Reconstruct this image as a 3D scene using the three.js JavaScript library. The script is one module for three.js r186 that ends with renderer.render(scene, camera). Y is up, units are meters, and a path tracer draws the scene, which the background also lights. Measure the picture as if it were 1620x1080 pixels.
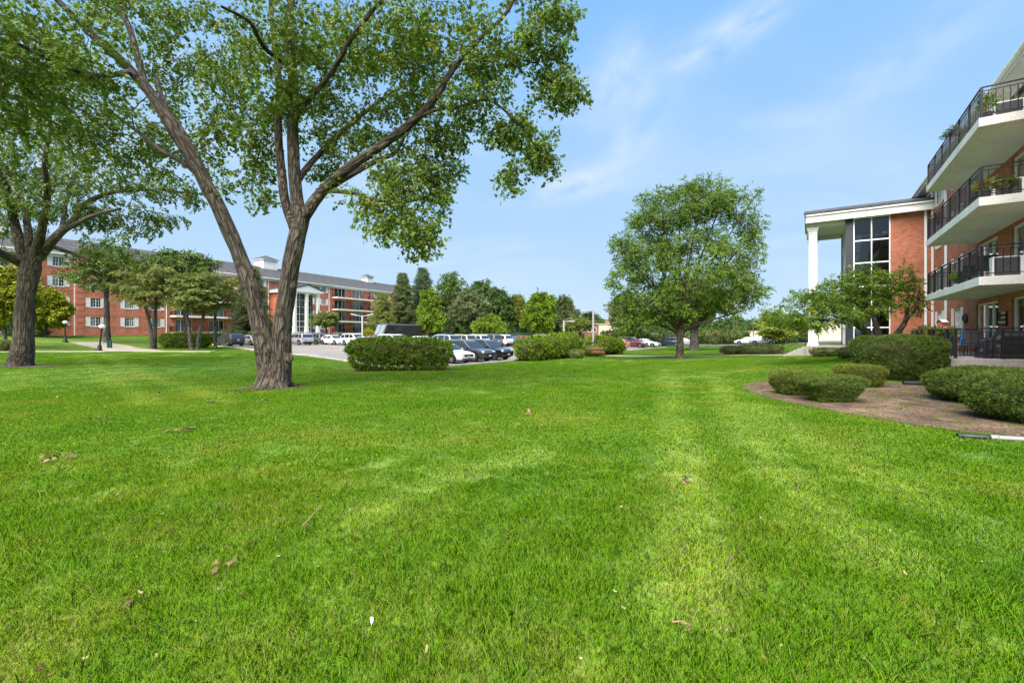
import * as THREE from 'three';
import { mergeGeometries, mergeVertices } from 'three/addons/utils/BufferGeometryUtils.js';
import { RoundedBoxGeometry } from 'three/addons/geometries/RoundedBoxGeometry.js';
import { TessellateModifier } from 'three/addons/modifiers/TessellateModifier.js';
import { ImprovedNoise } from 'three/addons/math/ImprovedNoise.js';

// ---------------------------------------------------------------- camera, sky, sun, exposure
const V3 = THREE.Vector3;
const EYE = 1.7, FOC = 720, CX = 810, CY = 529;          // eye height, focal length and horizon of the photograph (1620 x 1080)
const scene = new THREE.Scene();
const camera = new THREE.PerspectiveCamera(2 * Math.atan(540 / FOC) * 180 / Math.PI, 1.5, 0.1, 2000);
camera.position.set(0, EYE, 0);
camera.lookAt(0, EYE, -10);
camera.setViewOffset(1620, 1080, 0, 540 - CY, 1620, 1080);
const renderer = new THREE.WebGLRenderer();
renderer.toneMapping = THREE.LinearToneMapping;
renderer.toneMappingExposure = 4.0;
renderer.shadowMap.enabled = true;
const SUN = new V3(-0.22, 0.78, 0.56).normalize();
const sun = new THREE.DirectionalLight(new THREE.Color().setRGB(1.0, 0.95, 0.88), 2.8);
sun.position.copy(SUN).multiplyScalar(120);
sun.castShadow = true;
sun.shadow.radius = 120;                                  // a sun behind thin high cloud: broad, soft-edged shade
sun.shadow.mapSize.set(4096, 4096);
Object.assign(sun.shadow.camera, { left: -120, right: 120, top: 120, bottom: -120, near: 1, far: 300 });
scene.add(sun, sun.target);

function mulberry(seed) { let s = seed | 0; return () => { s = (s + 0x6d2b79f5) | 0; let t = Math.imul(s ^ (s >>> 15), 1 | s); t = (t + Math.imul(t ^ (t >>> 7), 61 | t)) ^ t; return ((t ^ (t >>> 14)) >>> 0) / 4294967296; }; }
const perlin = new ImprovedNoise();
const N3 = (x, y, z) => perlin.noise(x, y, z);
const fbm3 = (x, y, z, o = 4) => { let s = 0, a = 0.5; for (let i = 0; i < o; i++) { s += a * N3(x, y, z); x *= 2.03; y *= 2.03; z *= 2.03; a *= 0.5; } return s; };
const clamp = (x, a = 0, b = 1) => Math.min(b, Math.max(a, x));
const S = (a, b, x) => { const t = clamp((x - a) / (b - a)); return t * t * (3 - 2 * t); };
const lerp = (a, b, t) => a + (b - a) * t;

{ // a hazy blue summer sky with thin, wind-drawn cloud, the same all round
  const W = 2048, Hh = 1024, data = new Float32Array(W * Hh * 4);
  const fwd = -Math.PI / 2, D = Math.PI / 180, wr = mulberry(8);
  const WISPS = [[fwd + 26 * D, 31 * D, 9 * D, 2.2 * D, 0.35, 0.75], [fwd + 13 * D, 29 * D, 6 * D, 3.2 * D, 0.9, 0.6], [fwd + 15 * D, 23 * D, 9 * D, 4 * D, 1.2, 0.4], [fwd + 8 * D, 18 * D, 10 * D, 2.6 * D, 0.2, 0.6], [fwd + 40 * D, 24 * D, 9 * D, 3 * D, 0.5, 0.25]];
  for (let i = 0; i < 30; i++) { const a = fwd + 52 * D + wr() * 256 * D; WISPS.push([a > Math.PI ? a - 6.28319 : a, (10 + wr() * 60) * D, (6 + wr() * 9) * D, (2 + wr() * 3) * D, wr() * 1.2, 0.25 + wr() * 0.5]); }
  for (let j = 0; j < Hh; j++) {
    const el = ((j + 0.5) / Hh - 0.5) * Math.PI, y = Math.sin(el), up = Math.max(0, y);
    const k = Math.pow(up, 0.62);
    const base = [lerp(0.178, 0.022, k), lerp(0.222, 0.110, k), lerp(0.252, 0.256, k)];
    for (let i = 0; i < W; i++) {
      const az = ((i + 0.5) / W - 0.5) * 2 * Math.PI, x = Math.cos(el) * Math.cos(az), z = Math.cos(el) * Math.sin(az);
      let c = 0;
      if (y > 0) {
        const q = 1 / (y + 0.22), cx = x * q, cz = z * q;
        const wx = cx + 0.5 * fbm3(cx * 0.9, 3.1, cz * 0.9, 3), wz = cz + 0.5 * fbm3(cx * 0.9, 9.7, cz * 0.9, 3);
        const veil = S(-0.12, 0.5, fbm3(wx * 0.8 + 4.4, 1.7, wz * 1.6 - 2.2, 6)) * 0.75;
        const streak = S(0.02, 0.42, fbm3(wx * 1.3 + 0.6 * wz + 11.0, 5.2, wz * 3.6 - wx * 0.9 + 3.0, 6)) * S(-0.2, 0.3, fbm3(cx * 0.5 + 7, 2.2, cz * 0.5, 2));
        c = clamp(0.35 * veil + 0.3 * streak) * S(0.0, 0.10, y);
        for (const [wa, we, L, Wd, tl, st] of WISPS) { let da = az - wa; if (da > Math.PI) da -= 6.28319; if (da < -Math.PI) da += 6.28319; const ex = da * Math.cos(el), ey = el - we; if (Math.abs(ex) > L * 1.6 || Math.abs(ey) > L * 1.6) continue; const p = (ex * Math.cos(tl) + ey * Math.sin(tl)) / L, q = (-ex * Math.sin(tl) + ey * Math.cos(tl)) / Wd, nz = fbm3(p * 2.2 + wa * 9, q * 1.4, we * 7, 4); const f = Math.exp(-p * p * 2.2 - q * q * 1.6 * (1 + 1.2 * nz)) * (0.65 + 1.5 * nz); if (f > 0) c = 1 - (1 - c) * (1 - clamp(f * st)); }
      }
      const o = (j * W + i) * 4, cl = [0.205, 0.232, 0.255];
      for (let n = 0; n < 3; n++) data[o + n] = y < -0.02 ? [0.075, 0.105, 0.04][n] : lerp(base[n], cl[n], c);
      data[o + 3] = 1;
    }
  }
  const t = new THREE.DataTexture(data, W, Hh, THREE.RGBAFormat, THREE.FloatType);
  t.mapping = THREE.EquirectangularReflectionMapping; t.magFilter = t.minFilter = THREE.LinearFilter; t.needsUpdate = true;
  scene.background = t; scene.environment = t;
}

// ---------------------------------------------------------------- the lie of the land: d is the distance ahead of the camera (z = -d)
const A = 33.5 * Math.PI / 180, SA = Math.sin(A), CA = Math.cos(A);     // direction of the near building; u runs along it, v towards it
const uv2xd = (u, v) => [u * SA + v * CA, u * CA - v * SA];
const vOf = (x, d) => x * CA - d * SA, uOf = (x, d) => x * SA + d * CA;
const LB = { x: -60.5, d: 66, dx: 0.457, dd: 0.889 };                    // far building: a point of its facade and the facade's direction
const wOf = (x, d) => (x - LB.x) * LB.dd - (d - LB.d) * LB.dx;           // distance out from that facade
const tw2xd = (t, w) => [LB.x + LB.dx * t + LB.dd * w, LB.d + LB.dd * t - LB.dx * w];
const PROF = [[-400, 0.15], [-60, 0.15], [-36, 0.0], [-22, -0.5], [-14, -0.42], [-9, -0.28], [-4, -0.05], [3, 0.22], [400, 0.22]];
function profile(v) { for (let i = 1; i < PROF.length; i++) if (v <= PROF[i][0]) return lerp(PROF[i - 1][1], PROF[i][1], S(PROF[i - 1][0], PROF[i][0], v)); return 0.22; }
function H(x, d) {
  const r = Math.hypot(x, d), k = S(9, 34, r);
  return profile(vOf(x, d)) * k + 1.4 * (1 - S(0, 24, wOf(x, d))) * S(25, 50, r) * S(200, 130, d);
}
const X = (px, d) => (px - CX) / FOC * d, Y = (py, d) => EYE - (py - CY) / FOC * d;
const P = (px, py, d) => new V3(X(px, d), Y(py, d), -d);
function G(px, py) { // the point of the ground that a line of sight meets
  let d = 1; for (; d < 400; d += 0.05) if (Y(py, d) <= H(X(px, d), d)) break; return [X(px, d), d];
}
const GV = (px, d, lift = 0) => { const x = X(px, d); return new V3(x, H(x, d) + lift, -d); };
function inside(poly, x, d) { let c = false; for (let i = 0, j = poly.length - 1; i < poly.length; j = i++) { const [xi, yi] = poly[i], [xj, yj] = poly[j]; if ((yi > d) !== (yj > d) && x < (xj - xi) * (d - yi) / (yj - yi) + xi) c = !c; } return c; }

// ---------------------------------------------------------------- computed textures and materials
function hash2(i, j, s) { let h = Math.imul(i, 374761393) ^ Math.imul(j, 668265263) ^ Math.imul(s, 1274126177); h = Math.imul(h ^ (h >>> 13), 1274126177); return ((h ^ (h >>> 16)) >>> 0) / 4294967296; }
function vn(x, y, px, py, s) { const i = Math.floor(x), j = Math.floor(y), f = x - i, g = y - j, a = f * f * (3 - 2 * f), b = g * g * (3 - 2 * g), m = (k, p) => ((k % p) + p) % p; const h = (p, q) => hash2(m(p, px), m(q, py), s); return lerp(lerp(h(i, j), h(i + 1, j), a), lerp(h(i, j + 1), h(i + 1, j + 1), a), b); }
function vfbm(u, v, fx, fy, s, o = 5) { let r = 0, a = 0.5, t = 0; for (let k = 0; k < o; k++) { r += a * vn(u * fx, v * fy, fx, fy, s + k); t += a; fx *= 2; fy *= 2; a *= 0.55; } return r / t; }
function tex(w, h, fn, { srgb = true, sx = 1, sy = 1 } = {}) {   // fn(u, v) -> [r, g, b] in 0..255; sx, sy: metres that one tile covers
  const data = new Uint8Array(w * h * 4);
  for (let j = 0; j < h; j++) for (let i = 0; i < w; i++) { const c = fn((i + 0.5) / w, (j + 0.5) / h), o = (j * w + i) * 4; data[o] = clamp(c[0], 0, 255); data[o + 1] = clamp(c[1], 0, 255); data[o + 2] = clamp(c[2], 0, 255); data[o + 3] = 255; }
  const t = new THREE.DataTexture(data, w, h); t.wrapS = t.wrapT = THREE.RepeatWrapping; t.magFilter = THREE.LinearFilter; t.minFilter = THREE.LinearMipmapLinearFilter; t.generateMipmaps = true;
  if (srgb) t.colorSpace = THREE.SRGBColorSpace; t.repeat.set(1 / sx, 1 / sy); t.needsUpdate = true; return t;
}
const std = (o) => new THREE.MeshStandardMaterial(o), phy = (o) => new THREE.MeshPhysicalMaterial(o);
const rgb = (r, g, b) => new THREE.Color().setRGB(r, g, b);

function brickMaterial(seed, tone, K = 1) {
  const NB = 8 * K, NC = 24 * K, PX = 1024 * K, SZ = 1.626 * K, cells = (u, v) => { const row = Math.floor(v * NC), off = row % 2 ? 0.5 : 0, bx = u * NB + off, col = Math.floor(bx) % NB; return [row, col, bx - Math.floor(bx), v * NC - row]; };
  const joint = (fx, fy) => Math.min(S(0, 0.045, fx - 0.012), S(0, 0.045, 1 - fx - 0.012), S(0, 0.13, fy - 0.05), S(0, 0.13, 1 - fy - 0.05));
  const map = tex(PX, PX, (u, v) => {
    const [r, c, fx, fy] = cells(u, v), m = joint(fx, fy), k = hash2(r, c, seed), k2 = hash2(r, c, seed + 5), g = vn(u * 160 * K, v * 160 * K, 160 * K, 160 * K, seed + 9) - 0.5, g2 = vfbm(u, v, 3, 3, seed + 20, 4) - 0.5;
    const t = (k - 0.5) * 40 + g * 28 + g2 * 44, dk = k2 > 0.93 ? -26 : 0;
    const b = [tone[0] + t + dk, tone[1] + t * 0.75 + dk * 0.8 + (k2 - 0.5) * 14, tone[2] + t * 0.6 + dk * 0.7 + (k2 - 0.5) * 12], mo = [184 + g * 50 + g2 * 40, 150 + g * 50 + g2 * 40, 128 + g * 50 + g2 * 38];
    return [0, 1, 2].map((n) => lerp(mo[n], b[n], m));
  }, { sx: SZ, sy: SZ });
  const bump = tex(1024, 1024, (u, v) => { const [r, c, fx, fy] = cells(u, v); const h = joint(fx, fy) * 200 + 40 * (vn(u * 200, v * 200, 200, 200, seed + 3) - 0.5) + 20 * hash2(r, c, seed + 8); return [h, h, h]; }, { srgb: false, sx: SZ, sy: SZ });
  return std({ map, bumpMap: bump, bumpScale: 0.006, roughness: 0.9 });
}
const M = {};
M.brick = brickMaterial(3, [182, 98, 68], 2);
M.brickFar = brickMaterial(17, [190, 92, 60]);
function mottled(seed, c, amp, fx, size, o = {}) {
  const map = tex(512, 512, (u, v) => { const a = vfbm(u, v, fx, fx, seed, 5) - 0.5, b = vfbm(u, v, fx * 14, fx * 14, seed + 31, 3) - 0.5, s = b > 0.23 ? -0.6 : 0; const k = (a * 1.3 + b * 0.9 + s) * amp; return [c[0] + k, c[1] + k, c[2] + k * 0.95]; }, { sx: size, sy: size });
  const bump = tex(512, 512, (u, v) => { const h = 128 + 220 * (vfbm(u, v, fx * 20, fx * 20, seed + 50, 3) - 0.5); return [h, h, h]; }, { srgb: false, sx: size, sy: size });
  return std({ map, bumpMap: bump, bumpScale: o.bump ?? 0.002, roughness: o.rough ?? 0.9 });
}
M.concrete = mottled(101, [158, 151, 142], 44, 4, 2.2);
M.slab = mottled(111, [230, 224, 215], 36, 3, 3.1, { bump: 0.001 });
M.path = mottled(121, [146, 135, 119], 34, 4, 2.6);
M.lot = mottled(131, [134, 126, 118], 30, 3, 9, { bump: 0.004 });
M.asphalt = mottled(141, [84, 83, 82], 26, 3, 8, { bump: 0.004 });
M.roof = (() => {
  const f = (u, v) => { const r = Math.floor(v * 16), fy = v * 16 - r, bx = u * 10 + (r % 3) / 3, c = Math.floor(bx) % 10; return [r, c, bx - Math.floor(bx), fy]; };
  return std({ map: tex(512, 512, (u, v) => { const [r, c, fx, fy] = f(u, v), k = (hash2(r, c, 7) - 0.5) * 26 + (vfbm(u, v, 90, 90, 4, 2) - 0.5) * 44 + (vfbm(u, v, 3, 3, 6, 4) - 0.5) * 36, e = fy < 0.12 ? -26 : 0; return [70 + k * 0.8 + e, 69 + k * 0.8 + e, 69 + k * 0.8 + e]; }, { sx: 2.4, sy: 2.4 }), roughness: 0.95 });
})();
M.white = mottled(151, [228, 226, 220], 14, 3, 2.5, { bump: 0.0006, rough: 0.55 });
M.whiteTrim = mottled(161, [236, 235, 231], 8, 3, 2.0, { bump: 0.0003, rough: 0.5 });
M.shutter = std({ color: 0xe9e8e4, roughness: 0.6 });
M.blackMetal = std({ color: rgb(0.014, 0.014, 0.017), roughness: 0.42, metalness: 0.3 });
M.darkPanel = std({ color: rgb(0.030, 0.034, 0.045), roughness: 0.4 });
M.glass = phy({ color: rgb(0.028, 0.034, 0.040), roughness: 0.06, specularIntensity: 1, ior: 1.7 });
M.glassGrey = phy({ color: rgb(0.062, 0.066, 0.072), roughness: 0.05, ior: 1.75 });
M.stairGlass = phy({ color: rgb(0.5, 0.51, 0.52), roughness: 0.02, transmission: 1, thickness: 0, ior: 1.6 });
M.pane = phy({ color: 0xffffff, roughness: 0.02, transmission: 1, thickness: 0, ior: 1.5 });
M.curtain = std({ color: rgb(0.52, 0.52, 0.48), roughness: 0.95 });
M.sheer = std({ color: rgb(0.30, 0.33, 0.32), roughness: 0.95 });
M.interior = std({ color: rgb(0.16, 0.13, 0.10), roughness: 0.95, side: THREE.DoubleSide });
M.soil = mottled(171, [78, 60, 46], 60, 7, 2.7, { bump: 0.02 });
M.bark = (() => {
  const rid = (u, v) => { const w = (vfbm(u, v, 5, 4, 71, 2) - 0.5) * 0.05, a = vn((u + w) * 26, v * 7, 26, 7, 70), a2 = vn((u - w) * 44, v * 13, 44, 13, 73), b = Math.min(1, Math.abs(a - 0.5) * 3.2), b2 = Math.min(1, Math.abs(a2 - 0.5) * 3); return clamp((1 - b) * 0.75 + (1 - b2) * 0.3) * 0.8 + 0.25 * vfbm(u, v, 70, 40, 77, 3); };
  const c = (t) => { const m = tex(1024, 1024, (u, v) => { const r = rid(u, v), g = vfbm(u, v, 3, 5, 81, 5) - 0.5, k = lerp(-58, 26, 1 - r) + g * 40; return [t[0] + k, t[1] + k * 0.96, t[2] + k * 0.88]; }, { sx: 1.8, sy: 2.4 }); return m; };
  const bump = tex(1024, 1024, (u, v) => { const h = 255 * (1 - rid(u, v)); return [h, h, h]; }, { srgb: false, sx: 1.8, sy: 2.4 });
  const mk = (t) => std({ map: c(t), bumpMap: bump, bumpScale: 0.06, roughness: 0.95 });
  M.barkGrey = mk([98, 91, 83]);
  return mk([86, 76, 64]);
})();
M.twig = std({ color: rgb(0.085, 0.065, 0.045), roughness: 0.95 });
const leafMat = (r, g, b, t = 0.35) => phy({ color: rgb(r, g, b), roughness: 0.6, transmission: t, thickness: 0, specularIntensity: 0.3, side: THREE.DoubleSide });

// ---------------------------------------------------------------- things, parts and shapes
const taken = new Map();
function numbered(n) { const k = taken.get(n) ?? 0; taken.set(n, k + 1); return k ? `${n}_${String(k).padStart(3, '0')}` : n; }
function thing(name, label, category, pos = [0, 0, 0], turn = 0, group) {
  const o = new THREE.Group(); o.name = numbered(name); o.position.set(...(pos.isVector3 ? pos.toArray() : pos)); o.rotation.y = turn; o.userData = { label, category }; if (group) o.userData.group = group; scene.add(o); return o;
}
function part(name, geo, mat, parent) { const m = new THREE.Mesh(Array.isArray(geo) ? join(geo) : geo, mat); m.name = name; m.castShadow = m.receiveShadow = true; parent.add(m); return m; }
function structure(name, geo, mat) { const m = part(numbered(name), geo, mat, scene); m.userData = { kind: 'structure' }; return m; }
function holder(name, parent, pos = [0, 0, 0]) { const g = new THREE.Group(); g.name = name; g.position.set(...pos); parent.add(g); return g; }
function join(list) {
  const l = list.map((g) => { const q = g.index ? g.toNonIndexed() : g.clone(); for (const k of Object.keys(q.attributes)) if (!['position', 'normal', 'uv'].includes(k)) q.deleteAttribute(k); if (!q.attributes.uv) q.setAttribute('uv', new THREE.BufferAttribute(new Float32Array(q.attributes.position.count * 2), 2)); return q; });
  return mergeGeometries(l);
}
function metreUV(g) { // uv in metres from the side a face looks to
  const p = g.attributes.position, n = g.attributes.normal, u = new Float32Array(p.count * 2);
  for (let i = 0; i < p.count; i++) { const ax = Math.abs(n.getX(i)), ay = Math.abs(n.getY(i)), az = Math.abs(n.getZ(i)), x = p.getX(i), y = p.getY(i), z = p.getZ(i); const [a, b] = ay > ax && ay > az ? [x, z] : ax > az ? [z, y] : [x, y]; u[i * 2] = a; u[i * 2 + 1] = b; }
  g.setAttribute('uv', new THREE.BufferAttribute(u, 2)); return g;
}
const boxCache = new Map();
function box(x0, x1, y0, y1, z0, z1) { const g = new THREE.BoxGeometry(x1 - x0, y1 - y0, z1 - z0); g.translate((x0 + x1) / 2, (y0 + y1) / 2, (z0 + z1) / 2); return metreUV(g); }
function rbox(w, h, d, r = 0.02, s = 2) { const key = [w, h, d, r].join(); if (!boxCache.has(key)) boxCache.set(key, metreUV(new RoundedBoxGeometry(w, h, d, s, Math.min(r, w / 2.01, h / 2.01, d / 2.01)))); return boxCache.get(key); }
function rboxAt(x0, x1, y0, y1, z0, z1, r = 0.01) { const g = rbox(+(x1 - x0).toFixed(4), +(y1 - y0).toFixed(4), +(z1 - z0).toFixed(4), r, 1).clone(); g.translate((x0 + x1) / 2, (y0 + y1) / 2, (z0 + z1) / 2); return metreUV(g); }
function bar(a, b, r, s = 6, r2 = r) { const d = b.clone().sub(a), g = new THREE.CylinderGeometry(r2, r, d.length(), s, 1); g.applyQuaternion(new THREE.Quaternion().setFromUnitVectors(new V3(0, 1, 0), d.clone().normalize())); g.translate((a.x + b.x) / 2, (a.y + b.y) / 2, (a.z + b.z) / 2); return g; }
const v3 = (x, y, z) => new V3(x, y, z);
function drape(poly, lift, edge = 1.2) { // a sheet over the ground, poly in [x, d]
  let g = new THREE.ShapeGeometry(new THREE.Shape(poly.map(([x, d]) => new THREE.Vector2(x, d))));
  g = new TessellateModifier(edge, 8).modify(g.toNonIndexed()); g.deleteAttribute('normal'); g.deleteAttribute('uv');
  const p = g.attributes.position, u = new Float32Array(p.count * 2);
  for (let i = 0; i < p.count; i++) { const x = p.getX(i), d = p.getY(i); p.setXYZ(i, x, H(x, d) + lift, -d); u[i * 2] = x; u[i * 2 + 1] = d; }
  g.setAttribute('uv', new THREE.BufferAttribute(u, 2)); g = mergeVertices(g, 1e-4); g.computeVertexNormals(); return g;
}
function strip(pts, width, lift, step = 0.7) { // path along a line of [x, d], with edges that go down into the ground
  const c = new THREE.CatmullRomCurve3(pts.map(([x, d]) => v3(x, 0, d)), false, 'centripetal'), n = Math.max(2, Math.round(c.getLength() / step)), pos = [], uv = [], idx = [];
  for (let i = 0; i <= n; i++) { const q = c.getPointAt(i / n), t = c.getTangentAt(i / n), s = [-t.z, t.x]; for (const [k, dy] of [[-1, -0.12], [-1, 0], [0, 0], [1, 0], [1, -0.12]]) { const x = q.x + s[0] * k * width / 2, d = q.z + s[1] * k * width / 2; pos.push(x, H(x, d) + lift + dy, -d); uv.push(k * width / 2, i * step); } if (i < n) for (let k = 0; k < 4; k++) { const a = i * 5 + k; idx.push(a, a + 5, a + 1, a + 1, a + 5, a + 6); } }
  const g = new THREE.BufferGeometry(); g.setAttribute('position', new THREE.Float32BufferAttribute(pos, 3)); g.setAttribute('uv', new THREE.Float32BufferAttribute(uv, 2)); g.setIndex(idx); g.computeVertexNormals(); return g;
}

// ---------------------------------------------------------------- ground, lot, paths, bed
const kerbV = -20.7;
const nearCorner = uv2xd(19.2, kerbV);
const LOT = [G(336, 546.5), G(404, 554.6), G(460, 561.2), G(552, 572.6), nearCorner, uv2xd(78, kerbV), uv2xd(78, -66), uv2xd(60, -66), tw2xd(12, 21)];
const BED = [[1172, 610], [1186, 620], [1210, 629], [1260, 640], [1310, 649], [1370, 660], [1440, 672], [1520, 684], [1575, 690], [1640, 697], [1760, 706], [1830, 640], [1700, 606], [1560, 600], [1500, 599], [1455, 605], [1410, 604], [1380, 608], [1320, 606], [1250, 603], [1200, 604]].map(([a, b]) => G(a, b));
const PATH_R = [uv2xd(43.6, -18.6), uv2xd(43.6, -10), uv2xd(43.6, -1.4)];
const PATH_L = [[-90, 36], [-60, 39], [-40, 41.4], [-33, 42.6], [-28.2, 43.0]];
const APRON = [G(108, 541.6), G(165, 540.6), G(205, 547), G(258, 555.2), G(210, 556.5), G(165, 556.8), G(150, 551)];
const FARLOT = [[24, 84], [110, 74], [170, 160], [40, 190]];
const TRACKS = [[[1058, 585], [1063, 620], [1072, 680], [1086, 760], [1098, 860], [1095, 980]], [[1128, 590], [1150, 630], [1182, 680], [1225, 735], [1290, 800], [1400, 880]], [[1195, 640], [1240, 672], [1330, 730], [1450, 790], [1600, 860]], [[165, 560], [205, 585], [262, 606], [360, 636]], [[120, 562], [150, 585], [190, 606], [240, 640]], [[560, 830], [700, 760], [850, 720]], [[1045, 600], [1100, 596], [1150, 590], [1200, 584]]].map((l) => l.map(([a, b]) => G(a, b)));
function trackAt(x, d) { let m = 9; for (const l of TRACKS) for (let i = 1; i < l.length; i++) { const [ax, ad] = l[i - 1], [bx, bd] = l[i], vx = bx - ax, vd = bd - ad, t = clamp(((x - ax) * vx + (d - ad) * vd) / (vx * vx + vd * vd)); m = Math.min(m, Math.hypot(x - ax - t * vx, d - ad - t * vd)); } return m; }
function grassTint(x, d) { // the lawn's own colour: lush and dry patches, paler worn wheel tracks of the mower
  const a = fbm3(x * 0.42, 1.3, d * 0.42, 4), b = fbm3(x * 1.5 + 9, 4.4, d * 1.5, 3), c = fbm3(x * 0.16 + 3, 8.1, d * 0.16, 3);
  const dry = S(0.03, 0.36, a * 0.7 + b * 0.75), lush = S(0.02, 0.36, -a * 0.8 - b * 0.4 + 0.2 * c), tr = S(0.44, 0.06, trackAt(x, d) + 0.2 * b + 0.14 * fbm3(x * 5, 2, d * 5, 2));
  let r = 1 + c * 0.22, g = 1 + c * 0.12, bl = 1;
  r *= lerp(1, 1.5, dry) * lerp(1, 0.74, lush); g *= lerp(1, 1.08, dry) * lerp(1, 0.86, lush); bl *= lerp(1, 2.6, dry) * lerp(1, 0.8, lush);
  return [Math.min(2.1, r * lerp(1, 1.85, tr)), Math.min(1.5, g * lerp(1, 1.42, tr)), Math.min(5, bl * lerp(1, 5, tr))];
}
{
  const ax = (a, b, n, p) => Array.from({ length: n + 1 }, (_, i) => { const t = i / n * 2 - 1; return (Math.sign(t) * Math.pow(Math.abs(t), p)) * (b - a) / 2 + (a + b) / 2; });
  const xs = ax(-700, 700, 240, 3.0), ds = Array.from({ length: 261 }, (_, i) => -25 + 25 * (i / 30)).filter((d) => d < 70).concat(Array.from({ length: 60 }, (_, i) => 70 + 900 * Math.pow((i + 1) / 60, 2.2)));
  const dd = Array.from(new Set([...Array.from({ length: 140 }, (_, i) => -25 + i * 0.7), ...ds.filter((d) => d > 72)])).sort((a, b) => a - b);
  const pos = [], uv = [], idx = [], col = [];
  dd.forEach((d, j) => xs.forEach((x, i) => { pos.push(x, H(x, d), -d); uv.push(x, d); const t = grassTint(x, d); col.push(t[0], t[1], t[2]); if (i < xs.length - 1 && j < dd.length - 1) { const a = j * xs.length + i; idx.push(a, a + 1, a + xs.length, a + 1, a + xs.length + 1, a + xs.length); } }));
  const g = new THREE.BufferGeometry(); g.setAttribute('position', new THREE.Float32BufferAttribute(pos, 3)); g.setAttribute('uv', new THREE.Float32BufferAttribute(uv, 2)); g.setAttribute('color', new THREE.Float32BufferAttribute(col, 3)); g.setIndex(idx); g.computeVertexNormals();
  const map = tex(1024, 1024, (u, v) => { const a = vfbm(u, v, 8, 8, 201, 5) - 0.5, b = vfbm(u, v, 160, 160, 221, 2) - 0.5, s = hash2(Math.floor(u * 1024), Math.floor(v * 1024), 5); const k = a * 30 + b * 70; return s > 0.985 ? [150, 140, 80] : [82 + k, 110 + k, 18 + k * 0.3]; }, { sx: 4, sy: 4 });
  structure('lawn_ground', g, std({ map, vertexColors: true, roughness: 1 }));
}
structure('parking_lot', drape(LOT, 0.03, 1.6), M.lot);
structure('far_parking_lot', drape(FARLOT, 0.05, 4), M.asphalt);
structure('entrance_path', strip(PATH_R, 1.7, 0.05), M.path);
structure('left_path', strip(PATH_L, 1.3, 0.05), M.path);
structure('apron_path', drape(APRON, 0.045, 0.8), M.path);
structure('planting_bed', drape(BED, 0.012, 0.4), (() => {
  const map = tex(1024, 1024, (u, v) => { const a = vfbm(u, v, 6, 6, 301, 5) - 0.5, b = vfbm(u, v, 90, 90, 311, 3) - 0.5, w = S(0.56, 0.66, vfbm(u, v, 10, 10, 331, 4)), k = a * 80 + b * 80, s = hash2(Math.floor(u * 512), Math.floor(v * 512), 9) > 0.985; const c = s ? [160, 146, 128] : [88 + k * 1.0, 69 + k * 0.9, 50 + k * 0.76]; return [lerp(c[0], 128, w * 0.6), lerp(c[1], 106, w * 0.6), lerp(c[2], 82, w * 0.6)]; }, { sx: 3.6, sy: 3.6 });
  const bump = tex(512, 512, (u, v) => { const h = 255 * vfbm(u, v, 30, 30, 341, 4); return [h, h, h]; }, { srgb: false, sx: 1.6, sy: 1.6 });
  return std({ map, bumpMap: bump, bumpScale: 0.03, roughness: 1 });
})());
{ // kerbs of the lot: yellow at the far stalls, plain concrete by the lawn
  const kerb = (name, a, b, mat) => structure(name, strip([a, [(a[0] + b[0]) / 2, (a[1] + b[1]) / 2], b], 0.16, 0.13, 1.0), mat);
  kerb('lot_kerb', uv2xd(20, kerbV - 0.0), uv2xd(78, kerbV), M.concrete);
  kerb('lot_kerb', LOT[0], LOT[1], M.concrete); kerb('lot_kerb', LOT[1], LOT[2], M.concrete); kerb('lot_kerb', LOT[2], LOT[3], M.concrete);
  const yellow = std({ color: rgb(0.62, 0.42, 0.06), roughness: 0.8 });
  kerb('yellow_kerb', G(519, 545.6), G(545, 545.6), yellow);
  kerb('yellow_kerb', G(326, 544.8), G(342, 546.2), yellow);
}

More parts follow.
